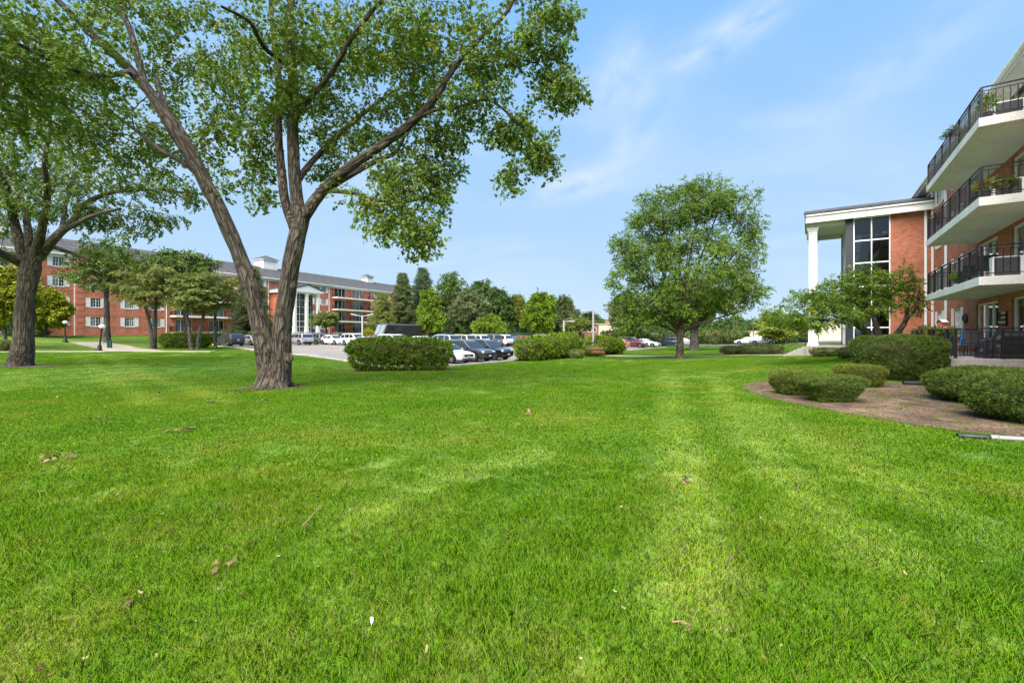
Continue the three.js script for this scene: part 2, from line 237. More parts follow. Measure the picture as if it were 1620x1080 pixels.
// ---------------------------------------------------------------- grass: tufts of real blades, instanced
const SOILRINGS = [];   // [x, d, rx, rd]: bare earth at the foot of trees and hedges
function bare(x, d) { for (const [a, b, rx, rd] of SOILRINGS) { const q = Math.hypot((x - a) / rx, (d - b) / rd) + 0.25 * N3(x * 3, 0.5, d * 3); if (q < 0.86 + 0.5 * N3(x * 7, 3.5, d * 7)) return true; } return false; }
function soilRing(x, d, rx, rd) {
  SOILRINGS.push([x, d, rx, rd]);
  const poly = Array.from({ length: 26 }, (_, i) => { const a = i / 26 * 6.2832, k = 1.04 + 0.16 * N3(Math.cos(a) * 1.7 + x, 0.3, Math.sin(a) * 1.7 + d); return [x + Math.cos(a) * rx * k, d + Math.sin(a) * rd * k]; });
  structure('bare_soil', drape(poly, 0.014, 0.4), M.soil);
}
function bladePatch(n, r, h0, h1, w, segs, seed) {
  const R = mulberry(seed), pos = [], nor = [], col = [], idx = [];
  const kinds = [[0.126, 0.285, 0.005], [0.150, 0.315, 0.006], [0.108, 0.255, 0.005], [0.176, 0.322, 0.008], [0.092, 0.228, 0.005]];
  for (let b = 0; b < n; b++) {
    const q = r * Math.sqrt(R()), th = R() * 6.283, bx = Math.cos(th) * q, bz = Math.sin(th) * q, yaw = R() * 6.283, h = lerp(h0, h1, Math.pow(R(), 1.6)) * (R() < 0.03 ? 1.7 : 1), lean = h * lerp(0.15, 1.05, R()), la = R() * 6.283, ww = w * lerp(0.7, 1.3, R());
    let c = kinds[Math.floor(R() * kinds.length)]; const s = R(); if (s < 0.05) c = [0.30, 0.25, 0.06]; else if (s < 0.085) c = [0.22, 0.26, 0.03];
    const v0 = pos.length / 3, cx = Math.cos(yaw) * ww / 2, cz = Math.sin(yaw) * ww / 2;
    for (let k = 0; k <= segs; k++) { const t = k / segs, y = h * t * (1 - 0.25 * t), o = lean * t * t, x = bx + Math.cos(la) * o, z = bz + Math.sin(la) * o, f = k === segs ? 0 : 1 - 0.35 * t; const pts = k === segs ? [[x, y, z]] : [[x - cx * f, y, z - cz * f], [x + cx * f, y, z + cz * f]]; for (const p of pts) { pos.push(...p); const nx = -Math.sin(yaw) * 0.3, nz = Math.cos(yaw) * 0.3; nor.push(nx, 0.954, nz); col.push(...c); } }
    for (let k = 0; k < segs; k++) { const a = v0 + 2 * k; if (k === segs - 1) idx.push(a, a + 1, a + 2); else idx.push(a, a + 1, a + 2, a + 1, a + 3, a + 2); }
  }
  const g = new THREE.BufferGeometry(); g.setAttribute('position', new THREE.Float32BufferAttribute(pos, 3)); g.setAttribute('normal', new THREE.Float32BufferAttribute(nor, 3)); g.setAttribute('color', new THREE.Float32BufferAttribute(col, 3)); g.setIndex(idx); return g;
}
function scatterGrass() {
  const mat = phy({ color: 0xffffff, vertexColors: true, roughness: 0.55, transmission: 0.42, thickness: 0, specularIntensity: 0.06, side: THREE.DoubleSide });
  const holes = [LOT, BED, APRON, FARLOT];
  const blocked = (x, d) => {
    for (const h of holes) if (inside(h, x, d)) return true;
    const u = uOf(x, d), v = vOf(x, d);
    if (v > 3.75 && u > 5 && u < 80) return true;
    if (u > 41.0 && u < 47.6 && v > -2.0) return true;
    if (Math.abs(u - 43.6) < 0.85 && v < -1 && v > -18.7) return true;
    if (wOf(x, d) < 0.2) return true;
    if (x < -27.5 && d > 34 && d < 46) { for (let i = 1; i < PATH_L.length; i++) { const [a, b] = PATH_L[i - 1], [c, e] = PATH_L[i]; if (x >= a && x <= c && Math.abs(d - lerp(b, e, (x - a) / (c - a))) < 0.68) return true; } }
    return bare(x, d);
  };
  const bands = [
    { name: 'near', d0: 0.9, d1: 7.0, f1: [4.0, 7.0], step: 0.145, r: 0.17, n: 430, h: [0.018, 0.058], w: 0.0028, segs: 3, vars: 4 },
    { name: 'middle', d0: 4.0, d1: 18, f0: [4.0, 7.0], f1: [12, 18], step: 0.25, r: 0.30, n: 420, h: [0.018, 0.045], w: 0.005, segs: 2, vars: 4 },
    { name: 'far', d0: 12, d1: 42, f0: [12, 18], f1: [30, 42], step: 0.46, r: 0.52, n: 340, h: [0.016, 0.038], w: 0.012, segs: 2, vars: 3 },
    { name: 'distant', d0: 30, d1: 84, f0: [30, 42], step: 0.95, r: 1.05, n: 260, h: [0.025, 0.05], w: 0.03, segs: 1, vars: 3 },
  ];
  const R = mulberry(77), m = new THREE.Matrix4(), q = new THREE.Quaternion(), c = new THREE.Color();
  for (const b of bands) {
    const lists = Array.from({ length: b.vars }, () => []);
    for (let d = b.d0; d < b.d1; d += b.step) { const half = Math.max(6, 1.7 * d + 3); for (let x = -half; x < half; x += b.step) { const jx = x + (R() - 0.5) * b.step, jd = d + (R() - 0.5) * b.step, k = Math.floor(R() * b.vars), yaw = R() * 6.283, sc = lerp(0.8, 1.2, R()), keep = R(); if (b.f0 && keep > S(b.f0[0], b.f0[1], jd)) continue; if (b.f1 && keep < S(b.f1[0], b.f1[1], jd)) continue; if (!blocked(jx, jd)) lists[k].push([jx, jd, yaw, sc, R()]); } }
    lists.forEach((l, k) => {
      const im = new THREE.InstancedMesh(bladePatch(b.n, b.r, b.h[0], b.h[1], b.w, b.segs, 900 + k * 13 + b.n + Math.round(b.w * 1e4)), mat, l.length);
      im.name = numbered('lawn_grass'); im.userData = { kind: 'stuff', label: `short green lawn grass, ${b.name} tufts` }; im.castShadow = im.receiveShadow = true;
      l.forEach(([x, d, yaw, sc, r], i) => { const tall = sc * (1 + 0.5 * S(0.1, 0.45, fbm3(x * 0.9, 6.6, d * 0.9, 3))); q.setFromAxisAngle(v3(0, 1, 0), yaw); m.compose(v3(x, H(x, d), -d), q, v3(sc, tall, sc)); im.setMatrixAt(i, m); const t = grassTint(x, d), j = 0.9 + 0.2 * r; im.setColorAt(i, c.setRGB(t[0] * j, t[1] * j, t[2] * j)); });
      scene.add(im);
    });
  }
  { // longer blades that the mower missed, and dry flecks lying in the turf
    const l = []; for (let i = 0; i < 1500; i++) { const d = 1.1 + 8 * Math.pow(R(), 1.3), x = (R() * 2 - 1) * (1.25 * d + 0.5); if (!blocked(x, d) && fbm3(x * 0.8 + 5, 9.1, d * 0.8, 3) > 0.0) l.push([x, d, R() * 6.283, lerp(0.7, 1.25, R())]); }
    const im = new THREE.InstancedMesh(bladePatch(12, 0.07, 0.07, 0.14, 0.0042, 4, 321), mat, l.length); im.name = 'long_grass'; im.userData = { kind: 'stuff', label: 'longer grass blades standing above the mown lawn' };
    l.forEach(([x, d, yaw, sc], i) => { q.setFromAxisAngle(v3(0, 1, 0), yaw); m.compose(v3(x, H(x, d), -d), q, v3(sc, sc, sc)); im.setMatrixAt(i, m); im.setColorAt(i, c.setRGB(0.95, 1.02, 2.2)); }); scene.add(im);
    const f = []; for (let i = 0; i < 1300; i++) { const d = 1.1 + 17 * Math.pow(R(), 1.2), x = (R() * 2 - 1) * (1.25 * d + 0.5); if (!blocked(x, d) && fbm3(x * 0.5 + 2, 4.1, d * 0.5, 3) > -0.12) f.push([x, d, R() * 6.283, lerp(0.006, 0.018, Math.pow(R(), 2)), R(), R()]); }
    const fg = new THREE.PlaneGeometry(2, 0.7, 3, 1), fp = fg.attributes.position; for (let i = 0; i < fp.count; i++) fp.setZ(i, 0.35 * fp.getX(i) * fp.getX(i) + 0.3 * fp.getY(i)); fg.rotateX(-Math.PI / 2); fg.computeVertexNormals();
    const fm = new THREE.InstancedMesh(fg, std({ color: 0xffffff, roughness: 0.9, side: THREE.DoubleSide }), f.length); fm.name = 'lawn_flecks'; fm.userData = { kind: 'stuff', label: 'dry leaf flecks and clippings lying in the lawn' };
    f.forEach(([x, d, yaw, sc, r, s], i) => { q.setFromEuler(new THREE.Euler((r - 0.5) * 1.2, yaw, (s - 0.5) * 1.2)); m.compose(v3(x, H(x, d) + 0.034, -d), q, v3(sc, sc, sc)); fm.setMatrixAt(i, m); fm.setColorAt(i, c.setRGB(...(r < 0.5 ? [0.20, 0.12, 0.06] : r < 0.85 ? [0.30, 0.22, 0.11] : [0.10, 0.05, 0.03]))); }); scene.add(fm);
  }
  { // bark chips, clods and small stones lying on the bed
    const chip = (seed) => { const g = new THREE.IcosahedronGeometry(1, 0), p = g.attributes.position, Q = mulberry(seed), mp = new Map(); for (let i = 0; i < p.count; i++) { const k = [p.getX(i), p.getY(i), p.getZ(i)].map((v) => v.toFixed(3)).join(); if (!mp.has(k)) mp.set(k, lerp(0.6, 1.15, Q())); const s = mp.get(k); p.setXYZ(i, p.getX(i) * s, p.getY(i) * s * 0.4, p.getZ(i) * s * 0.6); } g.computeVertexNormals(); return g; };
    const l = []; for (let i = 0; i < 16000; i++) { const x = lerp(4, 15, R()), d = lerp(6, 18, R()); if (inside(BED, x, d) && fbm3(x * 1.3 + 9, 2.2, d * 1.3, 3) + 0.25 * R() > 0.06) l.push([x, d, R() * 6.283, lerp(0.006, 0.03, Math.pow(R(), 2.2)), R()]); }
    const im = new THREE.InstancedMesh(chip(4), std({ color: 0xffffff, roughness: 0.95 }), l.length); im.name = 'bed_chips'; im.userData = { kind: 'stuff', label: 'bark chips and small stones scattered on the planting bed' };
    l.forEach(([x, d, yaw, sc, r], i) => { q.setFromEuler(new THREE.Euler((r - 0.5) * 0.8, yaw, 0)); m.compose(v3(x, H(x, d) + 0.014 + sc * 0.2, -d), q, v3(sc, sc, sc)); im.setMatrixAt(i, m); const t = r < 0.06 ? [0.32, 0.29, 0.24] : r < 0.3 ? [0.16, 0.075, 0.035] : r < 0.6 ? [0.06, 0.04, 0.027] : [0.12, 0.085, 0.055]; im.setColorAt(i, c.setRGB(...t)); }); scene.add(im);
  }
  { // thin weeds and moss tufts coming up in the bed
    const l = []; for (let i = 0; i < 5200; i++) { const x = lerp(4, 15, R()), d = lerp(6, 18, R()); if (!inside(BED, x, d)) continue; const f = fbm3(x * 1.1 + 3, 7.7, d * 2.2, 3); if (f > 0.09) l.push([x, d, R() * 6.283, lerp(0.4, 0.8, R())]); }
    const im = new THREE.InstancedMesh(bladePatch(60, 0.11, 0.012, 0.05, 0.006, 2, 55), mat, l.length); im.name = 'bed_weeds'; im.userData = { kind: 'stuff', label: 'thin weeds growing in the bare planting bed' };
    l.forEach(([x, d, yaw, sc], i) => { q.setFromAxisAngle(v3(0, 1, 0), yaw); m.compose(v3(x, H(x, d) + 0.012, -d), q, v3(sc, sc, sc)); im.setMatrixAt(i, m); im.setColorAt(i, c.setRGB(1.25, 1.05, 2.2)); }); scene.add(im);
  }
}

// ---------------------------------------------------------------- vegetation
function limb(pts, rad, { sides = 12, step = 0.35, seed = 1, knob = 0.07, flare = 0, cap = true } = {}) {
  const c = new THREE.CatmullRomCurve3(pts, false, 'centripetal'), L = c.getLength(), n = Math.max(2, Math.round(L / step)), pos = [], uv = [], idx = [];
  let nrm = null, prev = null;
  const rAt = (t) => { const f = t * (rad.length - 1), i = Math.min(rad.length - 2, Math.floor(f)); return lerp(rad[i], rad[i + 1], f - i); };
  for (let i = 0; i <= n; i++) {
    const t = i / n, p = c.getPoint(t), tan = c.getTangent(t).normalize();
    if (!nrm) { nrm = new V3(1, 0, 0); if (Math.abs(tan.x) > 0.9) nrm.set(0, 0, 1); nrm.sub(tan.clone().multiplyScalar(nrm.dot(tan))).normalize(); } else { nrm.applyQuaternion(new THREE.Quaternion().setFromUnitVectors(prev, tan)); nrm.sub(tan.clone().multiplyScalar(nrm.dot(tan))).normalize(); }
    prev = tan; const bi = new V3().crossVectors(tan, nrm), r = rAt(t);
    for (let k = 0; k <= sides; k++) { const a = k % sides / sides * 6.28318, lobe = flare && t < 0.5 ? flare * Math.pow(1 - t * 2, 2) * (0.5 + 0.5 * Math.sin(a * 3 + seed)) * (0.6 + 0.4 * Math.sin(a * 5 + seed * 2)) : 0; const q = r * (1 + knob * 2 * N3(Math.cos(a) * 1.3 + seed * 3.1, p.y * 1.1 / Math.max(0.25, r * 4), Math.sin(a) * 1.3 + seed) + lobe); const o = nrm.clone().multiplyScalar(Math.cos(a) * q).addScaledVector(bi, Math.sin(a) * q).add(p); pos.push(o.x, o.y, o.z); uv.push(k / sides * Math.max(1, Math.round(6.28 * rad[0] / 0.9)) * 0.9, t * L); }
    if (i < n) for (let k = 0; k < sides; k++) { const a = i * (sides + 1) + k, b = a + sides + 1; idx.push(a, a + 1, b, a + 1, b + 1, b); }
  }
  if (cap) { const p = c.getPoint(1); pos.push(p.x, p.y, p.z); uv.push(0, L); const e = pos.length / 3 - 1, a = n * (sides + 1); for (let k = 0; k < sides; k++) idx.push(a + k, a + k + 1, e); }
  const g = new THREE.BufferGeometry(); g.setAttribute('position', new THREE.Float32BufferAttribute(pos, 3)); g.setAttribute('uv', new THREE.Float32BufferAttribute(uv, 2)); g.setIndex(idx); g.computeVertexNormals(); return g;
}
const LEAF = {
  maple: [[0, 0], [0.16, 0.13], [0.10, 0.36], [0.34, 0.24], [0.56, 0.46], [0.60, 0.18], [1, 0], [0.60, -0.18], [0.56, -0.46], [0.34, -0.24], [0.10, -0.36], [0.16, -0.13]],
  oval: [[0, 0], [0.3, 0.27], [0.68, 0.24], [1, 0], [0.68, -0.24], [0.3, -0.27]],
  narrow: [[0, 0], [0.4, 0.13], [1, 0], [0.4, -0.13]],
  needle: [[0, 0.035], [1, 0], [0, -0.035]],
};
function spray(kind, n, size, len, { seed = 1, droop = 0.5, spread = 1, flat = 0.5 } = {}) { // a twig's worth of leaves, growing from the origin along +x
  const R = mulberry(seed), pos = [], idx = [], out = LEAF[kind], e = new THREE.Euler(), q = new THREE.Quaternion(), v = new V3();
  for (let i = 0; i < n; i++) {
    const t = (i + R()) / n, side = i % 2 ? 1 : -1, base = v3(len * t, -droop * len * t * t + (R() - 0.5) * len * 0.18, (R() - 0.5) * len * 0.3 * spread), s = size * lerp(0.65, 1.15, R());
    e.set((R() - 0.5) * (2.4 * (1 - flat) + 0.5), side * lerp(0.3, 1.3, R()) * spread, -lerp(0.0, 1.3, R()) * droop + (R() - 0.5) * 0.7); q.setFromEuler(e);
    const v0 = pos.length / 3, fold = 0.18 + 0.2 * R(), mid = v.set(0.42 * s, 0, 0).applyQuaternion(q).add(base); pos.push(mid.x, mid.y, mid.z);
    for (const [a, b] of out) { v.set(a * s, (Math.abs(b) * fold - a * a * 0.22) * s, b * s).applyQuaternion(q).add(base); pos.push(v.x, v.y, v.z); }
    if (kind === 'needle') idx.push(v0 + 1, v0 + 2, v0 + 3); else for (let k = 0; k < out.length; k++) idx.push(v0, v0 + 1 + k, v0 + 1 + (k + 1) % out.length);
  }
  let g = new THREE.BufferGeometry(); g.setAttribute('position', new THREE.Float32BufferAttribute(pos, 3)); g.setIndex(idx); g.computeVertexNormals(); return g;
}
function foliage(name, places, geos, mat, parent, tint, seed = 5) { // places: [V3, direction or null, scale]; the crown of one plant
  const R = mulberry(seed), m = new THREE.Matrix4(), q = new THREE.Quaternion(), q2 = new THREE.Quaternion(), c = new THREE.Color(), groups = geos.map(() => []);
  places.forEach((p, i) => groups[i % geos.length].push(p));
  groups.forEach((l, k) => {
    if (!l.length) return;
    const im = new THREE.InstancedMesh(geos[k], mat, l.length); im.name = name; im.userData = { kind: 'stuff' }; im.castShadow = im.receiveShadow = true;
    l.forEach(([p, dir, sc], i) => { if (dir) { q.setFromUnitVectors(v3(1, 0, 0), dir); q2.setFromAxisAngle(v3(1, 0, 0), R() * 6.283 * (dir.roll ?? 1)); q.multiply(q2); } else { q.setFromEuler(new THREE.Euler((R() - 0.5) * 0.8, R() * 6.283, (R() - 0.5) * 1.2, 'YXZ')); } m.compose(p, q, v3(sc, sc, sc)); im.setMatrixAt(i, m); const a = R(), b = R(), t = tint(a, b); im.setColorAt(i, c.setRGB(t[0], t[1], t[2])); });
    parent.add(im);
  });
}
const tintOf = (lo, hi, yel = 0.04) => (a, b) => b < yel ? [2.1, 1.35, 0.9] : [lerp(lo, hi, a) * lerp(0.92, 1.1, b), lerp(lo, hi, a), lerp(lo, hi, a) * 0.95];
function grow(seeds, attract, { tip = 0.010, bow = 0.10, rng, sides = 5, power = 2.3, fix = 0 }) { // reach every point of the crown from the limbs; returns twig geometry
  const nodes = [];
  for (const s of seeds) { const c = new THREE.CatmullRomCurve3(s.pts, false, 'centripetal'), n = Math.max(3, Math.round(c.getLength() / 0.5)); for (let i = Math.floor(n * (s.from ?? 0.35)); i <= n; i++) { const t = i / n, f = t * (s.rad.length - 1), k = Math.min(s.rad.length - 2, Math.floor(f)); nodes.push({ p: c.getPoint(t), dir: c.getTangent(t), max: lerp(s.rad[k], s.rad[k + 1], f - k), parent: null, r: 0, seed: true }); } }
  const near = (p) => { let b = 1e9; for (const n of nodes) if (n.seed) b = Math.min(b, n.p.distanceToSquared(p)); return b; };
  const order = attract.map((p) => [near(p), p]).sort((a, b) => a[0] - b[0]);
  const dv = new V3();
  for (const [, p] of order) {
    let best = null, bc = 1e9;
    for (const n of nodes) { dv.subVectors(p, n.p); const L = dv.length(); if (L < 1e-3) continue; const cs = dv.dot(n.dir) / L; const cost = L * (1.25 - 0.45 * cs) + (n.mid ? 0.05 : 0); if (cost < bc) { bc = cost; best = n; } }
    const L = best.p.distanceTo(p), mid = best.p.clone().lerp(p, 0.5).add(v3((rng() - 0.5) * L * 0.16, bow * L, (rng() - 0.5) * L * 0.16));
    const a = { p: mid, dir: mid.clone().sub(best.p).normalize(), parent: best, r: 0, mid: true }, b = { p, dir: p.clone().sub(mid).normalize(), parent: a, r: tip }; nodes.push(a, b);
  }
  for (let i = nodes.length - 1; i >= 0; i--) { const n = nodes[i]; if (n.seed) continue; n.acc = (n.acc ?? 0) + (n.acc ? 0 : Math.pow(tip, power)); n.r = Math.pow(n.acc, 1 / power); if (!n.parent.seed) n.parent.acc = (n.parent.acc ?? 0) + n.acc; }
  const pos = [], idx = [], nor = [], ring = (p, dir, r) => { const a = Math.abs(dir.y) > 0.9 ? v3(1, 0, 0) : v3(0, 1, 0), x = new V3().crossVectors(dir, a).normalize(), y = new V3().crossVectors(dir, x), v0 = pos.length / 3; for (let k = 0; k < sides; k++) { const t = k / sides * 6.2832, o = x.clone().multiplyScalar(Math.cos(t)).addScaledVector(y, Math.sin(t)); pos.push(p.x + o.x * r, p.y + o.y * r, p.z + o.z * r); nor.push(o.x, o.y, o.z); } return v0; };
  const uv = [];
  for (const n of nodes) { if (n.seed) continue; const pr = n.parent.seed ? Math.min(n.r * 1.15, n.parent.max * 0.8) : n.parent.r, a = ring(n.parent.p, n.dir, Math.min(pr, n.r * 1.6)), b = ring(n.p, n.dir, n.r); for (let k = 0; k < sides; k++) { const k2 = (k + 1) % sides; idx.push(a + k, a + k2, b + k, a + k2, b + k2, b + k); } }
  const g = new THREE.BufferGeometry(); g.setAttribute('position', new THREE.Float32BufferAttribute(pos, 3)); g.setAttribute('normal', new THREE.Float32BufferAttribute(nor, 3)); g.setAttribute('uv', new THREE.Float32BufferAttribute(new Float32Array(pos.length / 3 * 2), 2)); g.setIndex(idx);
  return { twigs: g, nodes: nodes.filter((n) => !n.seed) };
}
function ball(R) { let x, y, z; do { x = R() * 2 - 1; y = R() * 2 - 1; z = R() * 2 - 1; } while (x * x + y * y + z * z > 1); return v3(x, y, z); }
// one tree: limbs given as lines with radii, a crown as a list of ellipsoids [centre, rx, ry, rz, points]
function tree(name, label, category, base, limbs, clumps, o, group) {
  const R = mulberry(o.seed ?? 1), t = thing(name, label, category, base, 0, group), off = base.isVector3 ? base : v3(...base);
  const loc = limbs.map((l) => ({ ...l, pts: l.pts.map((p) => p.clone().sub(off)) }));
  const trunk = loc.filter((l) => l.trunk), rest = loc.filter((l) => !l.trunk);
  part('trunk', join(trunk.map((l, i) => limb(l.pts, l.rad, { sides: o.sides ?? 18, step: o.step ?? 0.25, seed: i + (o.seed ?? 1), flare: l.flare ?? 0, knob: l.knob ?? 0.08 }))), o.bark ?? M.bark, t);
  const att = []; for (const [c, rx, ry, rz, n] of clumps) for (let i = 0; i < n; i++) { const b = ball(R); const k = Math.pow(b.length(), o.hollow ?? 0.75) / Math.max(1e-3, b.length()); att.push(v3(c.x + b.x * k * rx, c.y + b.y * k * ry, c.z + b.z * k * rz).sub(off)); }
  const gr = grow(loc, att, { tip: o.tip ?? 0.009, bow: o.bow ?? 0.08, rng: R, sides: o.twigSides ?? 5 });
  if (rest.length) part('branches', join([...rest.map((l, i) => limb(l.pts, l.rad, { sides: o.bsides ?? 9, step: 0.3, seed: 20 + i, knob: 0.06 })), gr.twigs]), o.branchMat ?? o.bark ?? M.bark, t); else part('branches', gr.twigs, o.branchMat ?? o.bark ?? M.bark, t);
  const pl = [], per = o.per ?? 12, cr = o.cr ?? 0.5;
  for (const n of gr.nodes) { const cnt = n.mid ? Math.round(per * (o.midShare ?? 0.4)) : per; for (let i = 0; i < cnt; i++) { const b = ball(R); const p = n.p.clone().add(v3(b.x * cr, b.y * cr * (o.flatY ?? 0.8) - (o.hang ?? 0) * R(), b.z * cr)); const dir = v3(b.x + n.dir.x * 0.5, (b.y + n.dir.y * 0.5) * 0.5 - (o.droop ?? 0.35), b.z + n.dir.z * 0.5).normalize(); dir.roll = o.roll ?? 0.25; pl.push([p, dir, lerp(0.75, 1.25, R())]); } }
  foliage('crown', pl, o.sprays, o.leaf, t, o.tint ?? tintOf(0.75, 1.3), 7);
  return t;
}
const pl = (pts, d) => pts.map(([x, y, dd = 0]) => P(x, y, d + dd));          // a line of the photograph at a distance of d metres
const prad = (r, d) => r.map((k) => k / FOC * d);

function mainMaple() {
  const d = 15.5, [bx] = [X(432, d)], base = v3(bx, H(bx, d), -d);
  const L = (pts, r, o = {}) => ({ pts: pl(pts, d), rad: prad(r.map((k) => k * (o.flare ? 0.80 : o.trunk ? 0.78 : 0.84)), d), ...o });
  const limbs = [
    L([[431, 622], [431, 608], [432, 598], [434, 588], [435, 576]], [40, 33, 28, 25, 19], { trunk: true, flare: 0.6, from: 2, knob: 0.12 }),
    L([[443, 608], [445, 570], [445, 530], [451, 480], [460, 425], [470, 375], [476, 345], [474, 325]], [20, 19, 18, 17, 16.6, 16, 15, 9], { trunk: true, from: 0.95 }),
    L([[423, 608, 0], [421, 572, 0], [412, 520, 0], [399, 466], [378, 404], [350, 338], [318, 278], [282, 218], [248, 163], [222, 126]], [18, 18, 17, 15.5, 14.5, 14, 13, 12, 11, 9], { trunk: true, from: 0.8 }),
    L([[471, 392], [464, 358], [453, 328], [446, 280], [440, 210], [441, 130], [432, 50, 0.6], [424, -60, 1.2], [420, -150, 1.5]], [9, 9, 8.5, 8, 7, 6, 5, 3.5, 2]),
    L([[472, 372], [473, 345], [467, 290], [463, 220], [464, 140], [457, 50], [468, -60], [480, -170]], [12, 12, 11.5, 10.5, 9, 7, 5, 2.5]),
    L([[472, 376], [478, 350], [492, 326], [512, 300], [556, 262, -0.3], [612, 224, -0.6], [660, 186, -0.8], [690, 152, -1], [722, 102, -1.2], [762, 58, -1.4], [800, 22, -1.5], [838, -50, -1.6]], [11, 11, 10.5, 10, 9, 8, 7, 6, 4.5, 3.6, 3, 2]),
    L([[504, 312], [520, 298, 0.1], [556, 276, 0.4], [596, 254, 0.8], [624, 242, 1], [640, 216, 1.2]], [6.5, 6.3, 5.5, 5, 4, 2.5]),
    L([[522, 302], [560, 306, -0.4], [590, 316, -0.8], [622, 318, -1]], [4, 3.2, 2.6, 1.8]),
    L([[465, 300], [476, 278, 0.1], [508, 240, 0.8], [552, 198, 1.6], [600, 160, 2.2], [640, 134, 2.6]], [6, 6, 5.5, 4.8, 4, 2.5]),
    L([[668, 182, -0.85], [694, 172, -1], [730, 168, -1], [772, 158, -0.8], [815, 190, -0.8], [840, 220, -0.6]], [3.6, 3.4, 3, 2.5, 2, 1.4]),
    L([[735, 95, -1.2], [790, 90, -1], [850, 100, -0.8]], [2.6, 2, 1.4]),
    L([[463, 205], [472, 178, -0.2], [520, 120, -1.5], [570, 40, -2.5], [640, -40, -3]], [5, 5, 4.5, 3.6, 2]),
    L([[222, 130], [192, 96, -0.3], [150, 60, -0.6], [110, 20, -1], [60, -30, -1.4]], [9, 8, 7, 5.5, 3.5]),
    L([[236, 150], [222, 108, 0.3], [206, 50, 0.6], [186, 0, 0.8], [170, -80, 1]], [6.5, 6, 5.5, 5, 3]),
    L([[347, 332], [322, 272, 0.1], [288, 208, 0.15], [262, 170, 0.2], [246, 120, 0.4]], [6, 6, 5.5, 5, 3]),
    L([[318, 284], [296, 262, 0.1], [252, 236, 0.6], [214, 206, 1.2], [182, 182, 1.8], [164, 168, 2]], [4.5, 4.5, 4, 3.4, 2.6, 1.8]),
    L([[455, 105], [415, 72, -1.5], [395, 35, -2.5], [350, 10, -3.5]], [4.4, 3.8, 3, 2]),
    L([[210, 112], [150, 120, -2], [90, 100, -3.5], [30, 70, -5]], [4.5, 4, 3.2, 2]),
    L([[300, 245], [330, 200, 1.5], [345, 165, 2]], [3, 2.4, 1.6]),
  ];
  // foliage masses: [px, py, rx px, ry px, distance, points]
  const C = [
    [636, 355, 42, 34, -1, 26], [612, 312, 36, 26, -1, 18], [668, 372, 22, 20, -1, 11], [590, 345, 20, 20, -1, 7], [640, 270, 64, 40, 0, 38], [700, 255, 36, 52, 0.6, 30], [690, 320, 22, 26, 0.4, 11], [560, 300, 20, 16, -0.6, 5],
    [830, 222, 38, 36, -0.7, 28], [812, 278, 14, 22, -0.7, 9], [858, 245, 20, 16, -0.7, 7], [800, 190, 36, 24, -0.6, 16], [880, 142, 34, 26, -0.8, 20], [905, 140, 14, 12, -0.8, 5], [872, 100, 26, 20, -0.8, 12], [868, 40, 36, 38, -1, 26], [895, 15, 14, 20, -1, 6],
    [800, 60, 60, 40, -1.5, 30], [745, 120, 60, 44, -1, 40], [700, 60, 76, 50, 0, 52], [640, 110, 70, 50, 1, 50], [600, 40, 80, 45, -2, 50], [560, 150, 68, 50, 2, 46], [625, 190, 60, 44, 2, 34], [540, 220, 52, 32, 1, 24], [705, 190, 46, 36, 0, 26],
    [500, 60, 70, 55, 1, 44], [440, 40, 80, 45, -1, 40], [440, 120, 56, 46, -1.2, 34], [480, 170, 44, 40, 2, 24], [420, 190, 36, 40, 0.5, 22], [400, 250, 20, 34, 0.4, 16], [408, 300, 12, 22, 0.4, 7], [392, 210, 16, 22, 0.4, 8], [520, 262, 30, 18, 1.6, 9],
    [330, 50, 90, 46, 2.2, 36], [300, 120, 70, 40, 2.6, 30], [355, 130, 36, 44, 0.5, 20], [340, 190, 22, 32, 0.5, 14], [330, 225, 12, 18, 0.5, 5], [356, 295, 11, 16, 0.4, 4], [345, 262, 10, 12, 0.6, 3], [240, 50, 80, 46, 2.4, 30], [110, 50, 80, 46, -3, 36], [30, 60, 70, 60, -4.5, 40], [20, 140, 60, 50, -4, 30], [190, 20, 80, 36, 2, 20], [150, 110, 40, 30, -1.5, 12],
    [220, 190, 84, 46, 2.2, 40], [130, 160, 84, 56, 1, 44], [70, 210, 64, 46, 2, 30], [170, 235, 70, 30, 2.6, 22], [270, 215, 40, 40, 2.4, 16], [240, 260, 50, 22, 2.6, 10], [60, 120, 60, 40, 0, 26],
    [500, -70, 150, 60, 2, 26], [280, -60, 150, 60, 0, 24], [720, -50, 110, 45, 1, 18], [100, -50, 120, 50, -2, 18], [450, -160, 130, 50, 2, 16], [620, -130, 100, 50, -2, 14], [250, -150, 120, 50, 3, 12], [560, -20, 120, 50, 5, 18], [340, 30, 100, 50, 5, 18], [840, -30, 50, 30, -1.5, 8],
  ];
  const clumps = C.map(([px, py, rx, ry, dd, n]) => { const q = d + dd, k = q / FOC; return [P(px, py, q), rx * k, ry * k, Math.min(2.0, rx * k * 0.95), Math.round(n * 0.95)]; });
  tree('maple_tree', 'large twin-trunked maple with a spreading crown in the middle of the lawn', 'tree', base, limbs, clumps, {
    seed: 11, sides: 26, step: 0.13, per: 6, midShare: 0.5, cr: 0.36, hang: 0.26, droop: 0.55, tip: 0.006, bow: 0.05, roll: 0.5, leaf: leafMat(0.162, 0.245, 0.020, 0.54), tint: tintOf(0.55, 1.35, 0.012),
    sprays: [1, 2, 3].map((s) => spray('maple', 8, 0.12, 0.27, { seed: s, droop: 0.9, spread: 1.2, flat: 0.2 })),
  });
  soilRing(bx - 0.05, d, 1.25, 0.8);
